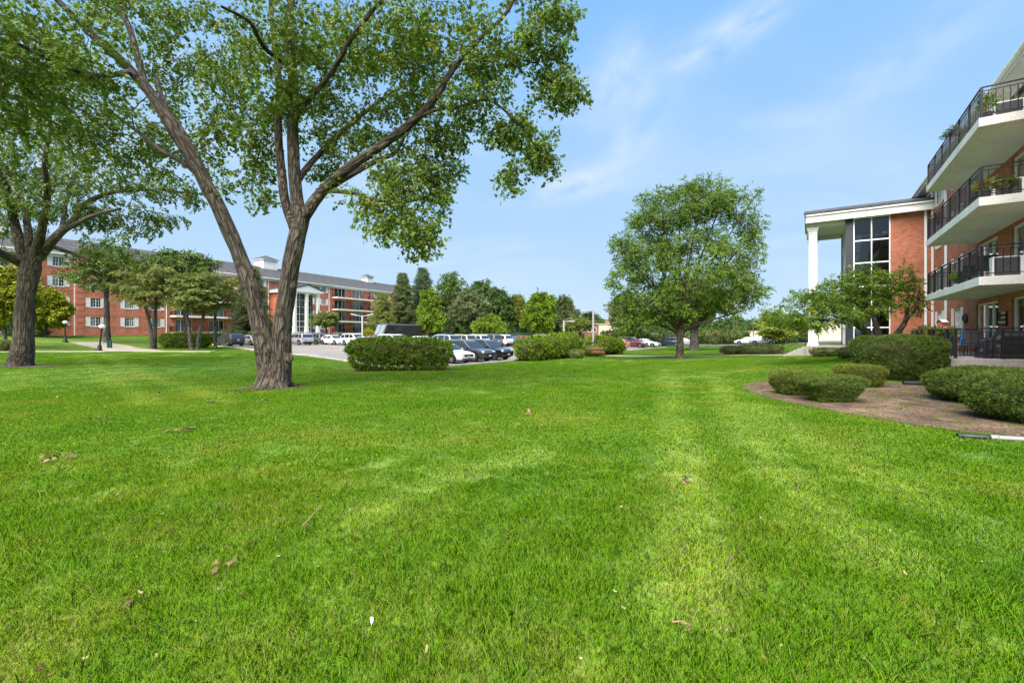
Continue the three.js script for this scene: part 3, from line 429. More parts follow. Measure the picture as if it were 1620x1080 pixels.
  { // surface roots and healed branch scars, in the trunk's own bark
    const t = scene.children[scene.children.length - 2].name === 'maple_tree' ? scene.children[scene.children.length - 2] : scene.getObjectByName('maple_tree'), R = mulberry(91), l = [];
    for (let k = 0; k < 9; k++) { const a = k * 0.698 + R() * 0.4, q = lerp(0.65, 1.05, R()), b = (r, y) => v3(Math.cos(a + 0.15 * r) * r * q, y, Math.sin(a + 0.15 * r) * r * q); l.push(limb([b(0.28, 0.55), b(0.46, 0.20), b(0.68, 0.06), b(0.95, -0.02), b(1.2, -0.09)], [0.17, 0.15, 0.11, 0.07, 0.03], { sides: 8, step: 0.08, seed: k, knob: 0.14 })); }
    part('roots', l, M.bark, t);
    const s = []; for (const [px, py, r] of [[483, 334, 0.11], [392, 452, 0.10], [463, 452, 0.09], [330, 300, 0.1], [428, 548, 0.13], [458, 566, 0.12]]) { const g = new THREE.SphereGeometry(r, 14, 10), p = g.attributes.position; for (let i = 0; i < p.count; i++) { const k = 1 + 0.25 * N3(p.getX(i) * 14 + px, p.getY(i) * 14, p.getZ(i) * 14); p.setXYZ(i, p.getX(i) * k, p.getY(i) * k * 1.4, p.getZ(i) * k * 0.6); } const c = P(px, py, d - 0.20); g.translate(c.x - t.position.x, c.y - t.position.y, c.z - t.position.z); g.computeVertexNormals(); s.push(g); }
    for (const g of s) part('burl', g, M.bark, t);
  }
}
function leftTree() {
  const d = 24.5, bx = X(32, d), base = v3(bx, H(bx, d), -d), L = (pts, r, o = {}) => ({ pts: pl(pts, d), rad: prad(r.map((k) => k * (o.trunk ? 0.74 : 0.85)), d), ...o });
  const limbs = [
    L([[30, 590], [31, 572], [35, 550], [37, 510], [41, 460], [46, 425], [52, 405]], [24, 20, 17.5, 16.5, 15.5, 18, 15], { trunk: true, flare: 0.3, from: 2 }),
    L([[42, 425], [30, 385], [22, 350], [8, 300, -1], [-18, 240, -1.6]], [9, 8, 7, 5.5, 3.5]), L([[48, 412], [44, 370], [38, 330, 1], [22, 285, 2], [20, 230, 3]], [7, 6, 5, 4, 2.5]), L([[54, 408], [66, 360, -1], [74, 310, -2], [70, 255, -3], [80, 200, -3.5]], [8, 6.5, 5, 3.6, 2]),
    L([[60, 408], [86, 376], [112, 352, 0.5], [135, 322, 1], [178, 304, 1.5], [240, 300, 2], [308, 306, 2.4]], [9, 7.5, 6, 5, 4, 2.6, 1.4]), L([[78, 388], [112, 400], [142, 408, -0.6], [172, 402, -1]], [4, 3.4, 2.6, 1.8]), L([[64, 398], [100, 366, -1.5], [150, 340, -3], [190, 330, -4]], [5, 4, 3, 2]), L([[96, 366], [104, 320, 1.5], [120, 270, 2.5]], [4, 3, 2]), L([[40, 420], [0, 400, -1], [-50, 370, -2], [-100, 350, -3]], [8, 6, 4.5, 3]),
  ];
  const C = [[60, 255, 70, 36, 0, 34], [10, 290, 40, 40, -1, 22], [150, 280, 66, 26, 0, 28], [240, 285, 46, 18, 2, 18], [285, 300, 34, 16, 2.4, 14], [180, 325, 56, 14, 1, 18], [120, 335, 56, 20, 2, 20], [30, 340, 30, 30, 2, 12], [60, 310, 44, 26, -2.4, 18], [200, 352, 50, 14, 2, 15], [250, 345, 34, 12, 3, 8], [150, 375, 44, 12, -1, 9], [185, 400, 30, 12, -1, 8], [-60, 320, 60, 50, -2, 20], [-30, 240, 60, 40, -1, 20], [-110, 350, 50, 40, -3, 12], [120, 220, 60, 30, 3, 20], [60, 180, 70, 30, 2, 20], [0, 390, 20, 26, 2.5, 6]];
  tree('shade_tree', 'thick single-trunked shade tree standing nearest the edge of the picture', 'tree', base, limbs, C.map(([px, py, rx, ry, dd, n]) => { const q = d + dd, k = q / FOC; return [P(px, py, q), rx * k, ry * k, Math.min(2.6, rx * k), n]; }), {
    seed: 23, sides: 22, step: 0.16, per: 7, midShare: 0.45, cr: 0.46, hang: 0.25, droop: 0.4, tip: 0.008, leaf: leafMat(0.130, 0.200, 0.020, 0.5), tint: tintOf(0.55, 1.25, 0.01), sprays: [1, 2, 3].map((s) => spray('maple', 9, 0.135, 0.34, { seed: s + 30, droop: 0.7, flat: 0.3 })),
  });
  soilRing(bx + 0.3, d, 1.7, 0.9);
}
function rightTree() {
  const d = 37.6, bx = X(1075, d), base = v3(bx, H(bx, d), -d), L = (pts, r, o = {}) => ({ pts: pl(pts, d), rad: prad(r, d), ...o });
  const limbs = [L([[1076, 572], [1076, 560], [1076, 545], [1077, 522]], [8, 6, 5.2, 5.4], { trunk: true, flare: 0.2, from: 2 })];
  const tips = [[985, 395, -1], [1000, 470, -2], [1015, 350, 1], [1045, 320, -1.5], [1075, 305, 0.5], [1112, 292, -0.5], [1150, 300, 1.2], [1185, 325, -1], [1198, 365, 1], [1195, 440, -1], [1160, 480, 2.4], [1040, 480, 2.6], [1090, 390, -3], [1120, 400, 3.2], [1010, 420, 3], [1010, 500, 0], [1180, 490, -1.6]];
  tips.forEach(([x, y, dd], i) => { const sy = 530 - (i % 5) * 4; limbs.push(L([[1076, sy], [lerp(1076, x, 0.25), lerp(sy, y, 0.34), dd * 0.3], [lerp(1076, x, 0.6), lerp(sy, y, 0.66), dd * 0.7], [x, y, dd]], [2.3, 1.8, 1.2, 0.5], { from: 0.22 })); });
  const C = [[1090, 430, 84, 60, 0, 120], [1020, 420, 44, 40, 0, 44], [990, 385, 20, 18, -1, 14], [985, 440, 18, 30, -1, 12], [1030, 350, 32, 32, 0, 34], [1075, 330, 34, 34, 0, 38], [1120, 318, 36, 30, 0, 40], [1165, 325, 30, 28, 0, 28], [1190, 360, 18, 24, 0, 15], [1170, 400, 34, 40, 0, 36], [1185, 460, 22, 26, 0, 20], [1145, 472, 44, 20, 0, 26], [1060, 480, 50, 26, 0, 40], [1010, 490, 36, 26, 0, 26], [1000, 515, 26, 10, 0, 8], [1095, 295, 20, 10, 0, 6], [1125, 290, 26, 8, 0, 8], [1018, 318, 8, 16, 0, 4], [1044, 308, 8, 14, 0, 4], [1092, 372, 60, 30, 0.5, 34]];
  tree('pear_tree', 'round-crowned green tree with a slim trunk beside the entrance path', 'tree', base, limbs, C.map(([px, py, rx, ry, dd, n]) => { const q = d + dd, k = q / FOC; return [P(px, py, q), rx * k, ry * k, Math.max(0.7, Math.min(4.4, rx * k)), n]; }), {
    seed: 31, sides: 14, per: 12, midShare: 0.55, cr: 0.5, hang: 0.1, droop: 0.15, flatY: 1, tip: 0.011, bow: 0.06, leaf: leafMat(0.155, 0.250, 0.024, 0.52), tint: tintOf(0.5, 1.4, 0.006), branchMat: M.bark, sprays: [1, 2, 3].map((s) => spray('oval', 12, 0.135, 0.44, { seed: s + 60, droop: 0.35, flat: 0.2 })),
  });
  soilRing(bx, d, 1.3, 0.9);
}
// a broad-leaved tree from its size alone
function simpleTree(name, label, { px, d, top, hw, bottom = 516, seed, leaf, tint, trunkR = 0.22, kind = 'oval', size = 0.3, dens = 1, shape = 'round', bark = M.bark, trunks = 1, group, per = 10, lift = 0 }) {
  const R = mulberry(seed), base = GV(px, d), h = Y(top, d) - base.y, w = hw / FOC * d, low = Math.max(0.25, (Y(bottom, d) - base.y)), limbs = [], clumps = [];
  for (let k = 0; k < trunks; k++) { const a = k * 2.4 + seed, s = trunks > 1 ? 0.25 : 0; limbs.push({ trunk: true, flare: 0.2, from: 0.5, pts: [base.clone().add(v3(Math.cos(a) * s, -0.15, Math.sin(a) * s)), base.clone().add(v3(Math.cos(a) * s * 2, low * 0.55, Math.sin(a) * s * 2)), base.clone().add(v3(Math.cos(a) * s * 4 + (R() - 0.5) * 0.3, low + (h - low) * 0.25, Math.sin(a) * s * 4)), base.clone().add(v3((R() - 0.5) * w * 0.3, low + (h - low) * 0.75, (R() - 0.5) * w * 0.3))], rad: [trunkR * 1.3, trunkR, trunkR * 0.8, trunkR * 0.2] }); }
  const nb = 7; for (let k = 0; k < nb; k++) { const a = k / nb * 6.283 + R(), y0 = low + (h - low) * lerp(0.0, 0.4, R()), y1 = y0 + (h - low) * lerp(0.2, 0.42, R()), s = base.clone().add(v3(0, y0, 0)); limbs.push({ from: 0.3, pts: [s, base.clone().add(v3(Math.cos(a) * w * 0.4, lerp(y0, y1, 0.6), Math.sin(a) * w * 0.4)), base.clone().add(v3(Math.cos(a) * w * 0.75, y1, Math.sin(a) * w * 0.75))], rad: [trunkR * 0.45, trunkR * 0.3, trunkR * 0.1] }); }
  const nc = shape === 'flat' ? 22 : 26;
  for (let k = 0; k < nc; k++) { const t = (k + 0.5) / nc, a = k * 2.399 + seed, env = shape === 'cone' ? 1.05 - t : shape === 'flat' ? 0.9 - 0.3 * t : Math.sin(Math.PI * lerp(0.16, 0.96, t)), rr = w * env * lerp(0.2, 0.88, R()); const c = base.clone().add(v3(Math.cos(a) * rr, low + (h - low) * lerp(0.1, 0.9, t), Math.sin(a) * rr)), s = w * lerp(0.2, 0.42, R()) * lerp(0.6, 1, env); clumps.push([c, s, Math.min(s * (shape === 'flat' ? 0.22 : 0.85), (h - low) * 0.25), s, Math.round((shape === 'flat' ? 7 : 7) * dens)]); }
  return tree(name, label, 'tree', base, limbs, clumps, { seed, sides: 9, bsides: 6, step: 0.6, per, midShare: 0.5, cr: Math.max(0.4, w * 0.15), droop: shape === 'flat' ? 0.1 : 0.3, roll: shape === 'flat' ? 0.08 : 0.4, flatY: shape === 'flat' ? 0.25 : 0.9, tip: 0.013, twigSides: 4, leaf, tint: tint ?? tintOf(0.55, 1.35, 0.01), bark, sprays: [1, 2].map((s) => spray(kind, 10, size, size * 2.2, { seed: s + seed, droop: 0.4, flat: shape === 'flat' ? 0.7 : 0.25 })) }, group);
}
function spruce(name, label, { px, d, top, hw, seed, leaf, open = 0, group }) {
  const R = mulberry(seed), base = GV(px, d), h = Y(top, d) - base.y, w = hw * 1.35 / FOC * d, t = thing(name, label, 'tree', base, 0, group);
  part('trunk', limb([v3(0, -0.2, 0), v3(0, h * 0.4, 0), v3(0.05, h * 0.97, 0)], [0.3, 0.2, 0.03], { sides: 8, step: 0.8 }), M.bark, t);
  const br = [], places = [], lv = Math.round(h * 1.9);
  for (let k = 0; k < lv; k++) { const y = lerp(h * (0.05 + open * 0.1), h * 0.985, k / lv), f = 1 - y / h, rr = w * Math.pow(f, 0.82) * lerp(0.75, 1.08, R()), nbr = 7; for (let j = 0; j < nbr; j++) { if (R() < open) continue; const a = j / nbr * 6.283 + k * 1.7 + R() * 0.5, l = rr * lerp(0.65, 1.1, R()), tip = v3(Math.cos(a) * l, y - l * 0.16 + 0.12 * l * R(), Math.sin(a) * l), st = v3(0, y, 0); br.push(bar(st, tip, 0.035, 4, 0.01)); const n = Math.max(2, Math.round(l / 0.28)); for (let i = 1; i <= n; i++) { const p = st.clone().lerp(tip, i / n); for (const s of [-1, 1]) { const dir = v3(Math.cos(a + s * 0.9), -0.25 - 0.3 * R(), Math.sin(a + s * 0.9)).normalize(); dir.roll = 0.3; places.push([p, dir, lerp(0.7, 1.25, R())]); } } const dir = v3(Math.cos(a), -0.1, Math.sin(a)).normalize(); dir.roll = 0.3; places.push([tip, dir, 1]); } }
  part('branches', join(br), M.twig, t);
  foliage('crown', places, [1, 2].map((s) => spray('narrow', 30, 0.3, 0.8, { seed: s, droop: 0.25, spread: 1.1, flat: 0.3 })), leaf, t, tintOf(0.6, 1.3, 0.0));
  return t;
}
// clipped shrubs and hedges: woody core and a shell of leaf sprays; e = squareness
function shrub(name, label, { pos, rx, ry, rz, turn = 0, e = 0.6, seed = 1, kind = 'oval', size = 0.05, n = 900, per = 12, leaf, tint, rough = 0.06, wild = 0, group, category = 'hedge', stems = 0, coreMat, undercut = 0.15, droopy = 0.1, inset = size * 1.7 }) {
  const R = mulberry(seed), t = thing(name, label, category, pos, turn, group), sg = (v, p) => Math.sign(v) * Math.pow(Math.abs(v), p);
  const surf = (th, ph, k = 1) => { const cp = Math.cos(ph), sp = Math.sin(ph), x = sg(cp, e) * sg(Math.cos(th), e), y = sg(sp, e), z = sg(cp, e) * sg(Math.sin(th), e), q = k * (1 + rough * 2 * N3(x * 2.2 + seed, y * 2.2, z * 2.2)), lo = y < 0.6 ? 1 - undercut * Math.min(1, (0.6 - y) / 1.5) : 1; return v3(x * rx * q * lo, ry + y * ry * (0.98 * q), z * rz * q * lo); };
  const core = new THREE.SphereGeometry(1, 28, 18), p = core.attributes.position; for (let i = 0; i < p.count; i++) { const s = surf(Math.atan2(p.getZ(i), p.getX(i)), Math.asin(clamp(p.getY(i), -1, 1)), 0.9); p.setXYZ(i, s.x, Math.max(0.03, s.y * (stems ? 0.86 : 0.97) + (stems ? ry * 0.27 : 0.0)), s.z); } core.computeVertexNormals();
  part('inner_twigs', core, coreMat ?? M.hedgeCore, t);
  if (stems) { const st = []; for (let i = 0; i < stems; i++) { const x = (R() - 0.5) * 1.7 * rx, z = (R() - 0.5) * 1.4 * rz; st.push(bar(v3(x, -0.05, z), v3(x + (R() - 0.5) * 0.4, ry * 0.9, z + (R() - 0.5) * 0.4), 0.028, 5, 0.015)); } part('stems', join(st), M.twig, t); }
  const places = [], A2 = 64, B2 = 40, tri = [], cum = []; let tot = 0;   // leaf sprays spread evenly over the clipped surface
  const gp = (i, j) => surf(i / A2 * 6.2832, lerp(-1.4, 1.5707, j / B2));
  for (let i = 0; i < A2; i++) for (let j = 0; j < B2; j++) { const a = gp(i, j), b = gp(i + 1, j), c = gp(i, j + 1), e2 = gp(i + 1, j + 1); for (const [p0, p1, p2] of [[a, c, b], [b, c, e2]]) { const nn = p1.clone().sub(p0).cross(p2.clone().sub(p0)), ar = nn.length() / 2; if (ar < 1e-7) continue; tri.push([p0, p1, p2, nn.normalize()]); cum.push(tot += ar); } }
  const pick = (v) => { let lo = 0, hi = cum.length - 1; while (lo < hi) { const m = (lo + hi) >> 1; if (cum[m] < v) lo = m + 1; else hi = m; } return tri[lo]; }, mid = v3(0, ry, 0);
  for (let i = 0; i < n; i++) { const [p0, p1, p2, nn] = pick(R() * tot); let s1 = R(), s2 = R(); if (s1 + s2 > 1) { s1 = 1 - s1; s2 = 1 - s2; } const s = p0.clone().addScaledVector(p1.clone().sub(p0), s1).addScaledVector(p2.clone().sub(p0), s2); const out = nn.clone(); if (out.dot(s.clone().sub(mid)) < 0) out.negate(); s.addScaledVector(out, lerp(-inset, 0, R()) + (wild && R() < 0.1 ? wild * R() : 0)); if (s.y < 0.04) continue; const dir = out.add(ball(R).multiplyScalar(1.0)); dir.y -= droopy; dir.normalize(); places.push([s, dir, lerp(0.75, 1.2, R())]); }
  foliage('foliage', places, [1, 2, 3].map((s) => spray(kind, per, size, size * (kind === 'narrow' ? 1.7 : 1.8), { seed: s + seed, droop: 0.15, spread: 1.1, flat: 0.3 })), leaf, t, tint ?? tintOf(0.6, 1.35, 0.015), seed);
  return t;
}
M.hedgeCore = std({ color: rgb(0.085, 0.085, 0.036), roughness: 1 });

// ---------------------------------------------------------------- buildings
function wall(x0, x1, y0, y1, zf, th, holes = []) { // a wall with real openings; zf: its outer face
  const s = new THREE.Shape([[x0, y0], [x1, y0], [x1, y1], [x0, y1]].map((p) => new THREE.Vector2(...p)));
  for (const [a, b, c, d] of holes) s.holes.push(new THREE.Path([[a, c], [a, d], [b, d], [b, c]].map((p) => new THREE.Vector2(...p))));
  const g = new THREE.ExtrudeGeometry(s, { depth: th, bevelEnabled: false }); g.translate(0, 0, zf - th); return metreUV(g);
}
const geoCache = new Map(), cached = (k, f) => { if (!geoCache.has(k)) geoCache.set(k, f()); return geoCache.get(k); };
function frameGeo(w, h, t, dep, mull = [], rails = []) { // frame round 0..w, 0..h with uprights and rails
  const b = [rboxAt(0, w, 0, t, -dep, 0, 0.008), rboxAt(0, w, h - t, h, -dep, 0, 0.008), rboxAt(0, t, t, h - t, -dep, 0, 0.008), rboxAt(w - t, w, t, h - t, -dep, 0, 0.008)];
  for (const [x, s = t * 0.8] of mull) b.push(rboxAt(x - s / 2, x + s / 2, t, h - t, -dep + 0.004, -0.004, 0.005));
  for (const [y, s = t * 0.8] of rails) b.push(rboxAt(t, w - t, y - s / 2, y + s / 2, -dep + 0.006, -0.006, 0.005));
  return join(b);
}
const louver = (w, h) => cached(`lv${w},${h}`, () => { const b = [rboxAt(0, 0.05, 0, h, 0, 0.035, 0.006), rboxAt(w - 0.05, w, 0, h, 0, 0.035, 0.006), rboxAt(0.05, w - 0.05, 0, 0.06, 0, 0.033, 0.006), rboxAt(0.05, w - 0.05, h - 0.06, h, 0, 0.033, 0.006), rboxAt(0.05, w - 0.05, h / 2 - 0.03, h / 2 + 0.03, 0, 0.033, 0.006)]; for (let y = 0.09; y < h - 0.08; y += 0.055) { const s = rboxAt(0.05, w - 0.05, -0.026, 0.026, -0.004, 0.004, 0.003); s.rotateX(-0.18); s.translate(0, y, 0.016); b.push(s); } b.push(box(0.02, w - 0.02, 0.02, h - 0.02, -0.008, 0.004)); return join(b); });
const WINDOWS = new Map();
function windowUnit(parent, x, y0, z, w, h, rng, dark = 0) { // shuttered sliding window; x: its middle
  const g = holder('window', parent, [x - w / 2, y0, z]), t = 0.055, half = w / 2;
  part('frame', cached(`wf${w},${h}`, () => join([frameGeo(w, h, t, 0.09, [[half, 0.06], [half * 0.5, 0.022], [half * 1.5, 0.022]], [[h * 0.36, 0.022], [h * 0.68, 0.022]]).translate(0, 0, -0.03)])), M.whiteTrim, g);
  for (const k of [0, 1]) part('pane', cached(`wp${w},${h},${k}`, () => box(t + k * half - k * 0.02, half + k * half - t * k, t, h - t, -0.086, -0.078)), rng() < 0.45 ? M.glassCurtain : M.glass, g);
  part('sill', cached(`ws${w}`, () => rboxAt(-0.06, w + 0.06, -0.09, -0.002, -0.1, 0.07, 0.01)), M.whiteTrim, g);
  for (const k of [0, 1]) { const s = part('shutter', louver(0.5, h), M.shutter, g); s.position.set(k ? w + 0.03 : -0.53, 0, 0.012); }
  return g;
}
M.glassCurtain = phy({ color: rgb(0.17, 0.19, 0.19), roughness: 0.08, ior: 1.6 });
function slidingDoor(parent, x0, x1, y0, z, h, real, rng) {
  const g = holder('sliding_door', parent, [x0, y0, z]), w = +(x1 - x0).toFixed(3), t = 0.07;
  part('frame', cached(`sd${w},${h}`, () => frameGeo(w, h, t, 0.12, [[w / 3, 0.075], [w * 2 / 3, 0.075]], []).translate(0, 0, -0.02)), M.whiteTrim, g);
  for (let k = 0; k < 3; k++) {
    const a = k ? w * k / 3 + 0.038 : t, b = k < 2 ? w * (k + 1) / 3 - 0.038 : w - t, zz = -0.06 - 0.02 * (k % 2);
    part('pane', cached(`sp${w},${h},${k}`, () => box(a, b, t, h - t, zz - 0.008, zz)), real ? M.pane : rng() < 0.4 ? M.glassCurtain : M.glass, g);
    if (real && k !== real.open) { // hanging curtain, folds as geometry
      const n = 60, pos = [], idx = [], ym = h - t; for (let i = 0; i <= n; i++) { const x = lerp(a, b, i / n), zf = -0.28 + 0.03 * Math.sin(i * 1.25 + k) + 0.012 * Math.sin(i * 0.5); pos.push(x, t * 0.6, zf, x, ym, zf); if (i < n) idx.push(2 * i, 2 * i + 2, 2 * i + 1, 2 * i + 1, 2 * i + 2, 2 * i + 3); }
      const q = new THREE.BufferGeometry(); q.setAttribute('position', new THREE.Float32BufferAttribute(pos, 3)); q.setAttribute('uv', new THREE.Float32BufferAttribute(new Float32Array(pos.length / 3 * 2), 2)); q.setIndex(idx); q.computeVertexNormals(); part('curtain', q, k % 2 ? M.curtain : M.sheer, g);
    }
  }
  part('handle', cached('dh', () => rboxAt(-0.015, 0.015, 0.95, 1.2, -0.01, 0.03, 0.008)), M.whiteTrim, g).position.x = w / 3;
  return g;
}
function railing(parent, name, segs, y0, h, { gap = 0.178, bay = 1.45, merged = false, post = 0.075, bal = 0.022 }) { // segs: [x0, z0, x1, z1]
  const g = holder(name, parent), bars = [];
  segs.forEach(([x0, z0, x1, z1], si) => {
    const L = Math.hypot(x1 - x0, z1 - z0), ang = Math.atan2(-(z1 - z0), x1 - x0), put = (m, s, y = 0) => { m.position.set(x0 + (x1 - x0) * s / L, y0 + y, z0 + (z1 - z0) * s / L); m.rotation.y = ang; return m; };
    const rail = (nm, y, hh, ww) => { const m = part(nm, cached(`rl${L.toFixed(3)},${hh},${ww}`, () => rboxAt(0, L, -hh / 2, hh / 2, -ww / 2, ww / 2, 0.006)), M.blackMetal, g); put(m, 0, y); };
    rail('top_rail', h - 0.02, 0.04, 0.06); rail('middle_rail', h - 0.15, 0.025, 0.03); rail('bottom_rail', 0.11, 0.03, 0.035);
    const nb = Math.max(1, Math.round(L / bay));
    for (let i = si ? 1 : 0; i <= nb; i++) put(part('post', cached(`po${h},${post}`, () => rboxAt(-post / 2, post / 2, 0, h - 0.041, -post / 2, post / 2, 0.008)), M.blackMetal, g), L * i / nb);
    const bh = h - 0.165 - 0.126;
    for (let i = 0; i < nb; i++) { const a = L * i / nb, b = L * (i + 1) / nb, k = Math.max(1, Math.round((b - a) / gap)); for (let j = 1; j < k; j++) { const s = lerp(a, b, j / k); if (merged) { const q = new THREE.BoxGeometry(bal, bh, bal); q.translate(x0 + (x1 - x0) * s / L, y0 + 0.126 + bh / 2, z0 + (z1 - z0) * s / L); bars.push(q); } else put(part('baluster', cached(`ba${bh},${bal}`, () => box(-bal / 2, bal / 2, 0, bh, -bal / 2, bal / 2)), M.blackMetal, g), s, 0.126); } }
  });
  if (merged) part('balusters', join(bars), M.blackMetal, g).userData = { kind: 'stuff' };
  return g;
}
function prism(pts, z0, z1) { const g = new THREE.ExtrudeGeometry(new THREE.Shape(pts.map((p) => new THREE.Vector2(...p))), { depth: z1 - z0, bevelEnabled: false }); g.translate(0, 0, z0); return metreUV(g); }
function gableRoof(x0, x1, zf, zb, ye, yr, th = 0.16) { // ridge along x: front slope, back slope and gable ends
  const zm = (zf + zb) / 2, side = (p) => p.map(([z, y]) => [-z, y]);
  const g = prism(side([[zf, ye], [zm, yr], [zb, ye], [zb, ye + th], [zm, yr + th], [zf, ye + th]]), 0, x1 - x0); g.rotateY(Math.PI / 2); g.translate(x0, 0, 0);
  const p = g.attributes.position, n = g.attributes.normal, u = g.attributes.uv; for (let i = 0; i < p.count; i++) if (Math.abs(n.getY(i)) > 0.3) u.setXY(i, p.getX(i), Math.hypot(p.getY(i), p.getZ(i) - zm)); return g;
}
function column(parent, x, z, y0, y1, w = 0.52) {
  const g = holder('column', parent, [x, y0, z]), h = y1 - y0, f = [];
  const gap = w / 6; for (const s of [-1, 1]) for (let k = -2; k <= 2; k++) { f.push(rboxAt(k * gap - 0.025, k * gap + 0.025, 1.15, h - 0.5, s > 0 ? w / 2 - 0.002 : -w / 2 - 0.012, s > 0 ? w / 2 + 0.012 : -w / 2 + 0.002, 0.006)); const q = rboxAt(s > 0 ? w / 2 - 0.002 : -w / 2 - 0.012, s > 0 ? w / 2 + 0.012 : -w / 2 + 0.002, 1.15, h - 0.5, k * gap - 0.025, k * gap + 0.025, 0.006); f.push(q); }
  part('shaft', [rboxAt(-w / 2, w / 2, 0.28, h - 0.3, -w / 2, w / 2, 0.02), ...f], M.white, g);
  part('base', [rboxAt(-w / 2 - 0.09, w / 2 + 0.09, 0, 0.2, -w / 2 - 0.09, w / 2 + 0.09, 0.02), rboxAt(-w / 2 - 0.045, w / 2 + 0.045, 0.2, 1.0, -w / 2 - 0.045, w / 2 + 0.045, 0.02), rboxAt(-w / 2 - 0.07, w / 2 + 0.07, 1.0, 1.08, -w / 2 - 0.07, w / 2 + 0.07, 0.02)], M.white, g);
  part('capital', [rboxAt(-w / 2 - 0.04, w / 2 + 0.04, h - 0.46, h - 0.38, -w / 2 - 0.04, w / 2 + 0.04, 0.015), rboxAt(-w / 2 - 0.06, w / 2 + 0.06, h - 0.3, h - 0.16, -w / 2 - 0.06, w / 2 + 0.06, 0.02), rboxAt(-w / 2 - 0.11, w / 2 + 0.11, h - 0.16, h - 0.001, -w / 2 - 0.11, w / 2 + 0.11, 0.02)], M.white, g);
}
function portico(parent, x0, x1, fy, ey, brick, glass, cols) { // projecting entrance: brick returns, tall glazing, dark corner piers, columns, pediment roof
  const h = ey - fy, w = x1 - x0, rows = [0.0, 0.135, 0.275, 0.46, 0.645, 0.822, 1].map((k) => fy + 0.12 + k * (h - 0.7));
  for (const [xa, s] of [[x0, -1], [x1, 1]]) { // the two side walls; s: the side they look to
    const a = s < 0 ? xa : xa - 0.3, b = s < 0 ? xa + 0.3 : xa;
    part('side_wall', [box(a, b, fy - 0.9, ey - 0.55, 0.0, 2.2)], brick, parent);
    part('corner_pier', box(s < 0 ? xa - 0.02 : xa - 0.3, s < 0 ? xa + 0.3 : xa + 0.02, fy, ey - 0.55, 4.25, 4.72), M.darkPanel, parent);
    const g = holder('side_glazing', parent, [xa, 0, 0]), f = [];
    for (const z of [2.2, 3.2, 4.2]) f.push(rboxAt(-0.06, 0.06, rows[0] - 0.12, rows[6] + 0.05, z, z + 0.07, 0.01));
    for (const r of rows) f.push(rboxAt(-0.05, 0.05, r - 0.045, r + 0.045, 2.2, 4.26, 0.01));
    part('frame', f, M.whiteTrim, g);
    for (let c = 0; c < 2; c++) for (let r = 0; r < 6; r++) part('pane', box(-0.008, 0.008, rows[r] + 0.04, rows[r + 1] - 0.04, 2.265 + c, 3.205 + c), glass, g);
  }
  const g = holder('front_glazing', parent, [0, 0, 4.6]), f = [], nx = 4; 
  for (let i = 0; i <= nx; i++) { const x = lerp(x0 + 0.32, x1 - 0.32, i / nx); f.push(rboxAt(x - 0.05, x + 0.05, fy, ey - 0.55, -0.06, 0.06, 0.01)); }
  for (const r of rows) f.push(rboxAt(x0 + 0.3, x1 - 0.3, r - 0.045, r + 0.045, -0.05, 0.05, 0.01));
  part('frame', f, M.whiteTrim, g);
  for (let i = 0; i < nx; i++) for (let r = 0; r < 6; r++) part('pane', box(lerp(x0 + 0.32, x1 - 0.32, i / nx) + 0.05, lerp(x0 + 0.32, x1 - 0.32, (i + 1) / nx) - 0.05, rows[r] + 0.04, rows[r + 1] - 0.04, -0.008, 0.008), glass, g);
  part('stair_core', [box(x0 + 0.35, x1 - 0.35, fy, ey - 0.6, -0.2, 1.4)], M.interior, parent);
  { const st = []; for (let k = 1; k < 4; k++) { const y = fy + k * 2.72; st.push(box(x0 + 0.35, x1 - 0.35, y - 0.2, y, 1.4, 2.6)); st.push(prism([[x0 + 0.8, y - 2.6], [x0 + 1.1, y - 2.6], [x1 - 0.9, y - 0.1], [x1 - 1.3, y - 0.1]], 2.7, 3.7)); } part('stair_flights', st, M.slab, parent); }
  const ox = 0.55, fz = 7.15;
  part('soffit', box(x0 - ox + 0.03, x1 + ox - 0.03, ey - 0.53, ey - 0.47, -0.4, fz - 0.03), M.white, parent);
  part('frieze', [box(x0 - ox, x0 - ox + 0.1, ey - 0.6, ey - 0.12, 0.0, fz), box(x1 + ox - 0.1, x1 + ox, ey - 0.6, ey - 0.12, 0.0, fz), box(x0 - ox + 0.1, x1 + ox - 0.1, ey - 0.6, ey - 0.12, fz - 0.1, fz)], M.white, parent);
  part('beam', [box(x0 + 0.02, x0 + 0.5, ey - 0.85, ey - 0.535, 4.75, 6.95), box(x1 - 0.5, x1 - 0.02, ey - 0.85, ey - 0.535, 4.75, 6.95), box(x0 + 0.5, x1 - 0.5, ey - 0.85, ey - 0.535, 6.45, 6.95)], M.white, parent);
  for (const s of [-1, 1]) part('gutter', rboxAt(s < 0 ? x0 - ox - 0.12 : x1 + ox - 0.0, s < 0 ? x0 - ox - 0.003 : x1 + ox + 0.12, ey - 0.14, ey + 0.0, 0.0, fz, 0.03), M.whiteTrim, parent);
  const xm = (x0 + x1) / 2, pk = ey + 0.1 + w * 0.14;
  part('pediment', prism([[x0 - ox, ey - 0.12], [x1 + ox, ey - 0.12], [xm, pk - 0.05]], fz - 0.3, fz - 0.04), M.white, parent);
  { const r = prism([[x0 - ox - 0.13, ey - 0.03], [xm, pk], [x1 + ox + 0.13, ey - 0.03], [x1 + ox + 0.13, ey + 0.12], [xm, pk + 0.15], [x0 - ox - 0.13, ey + 0.12]], -4.5, fz + 0.12); part('portico_roof', r, M.roof, parent); }
  for (const x of cols) column(parent, x, 6.7, fy, ey - 0.85);
  part('landing', [rboxAt(x0 - 0.25, x1 + 0.25, fy - 1.2, fy - 0.002, 0.02, 7.15, 0.02)], M.concrete, parent);
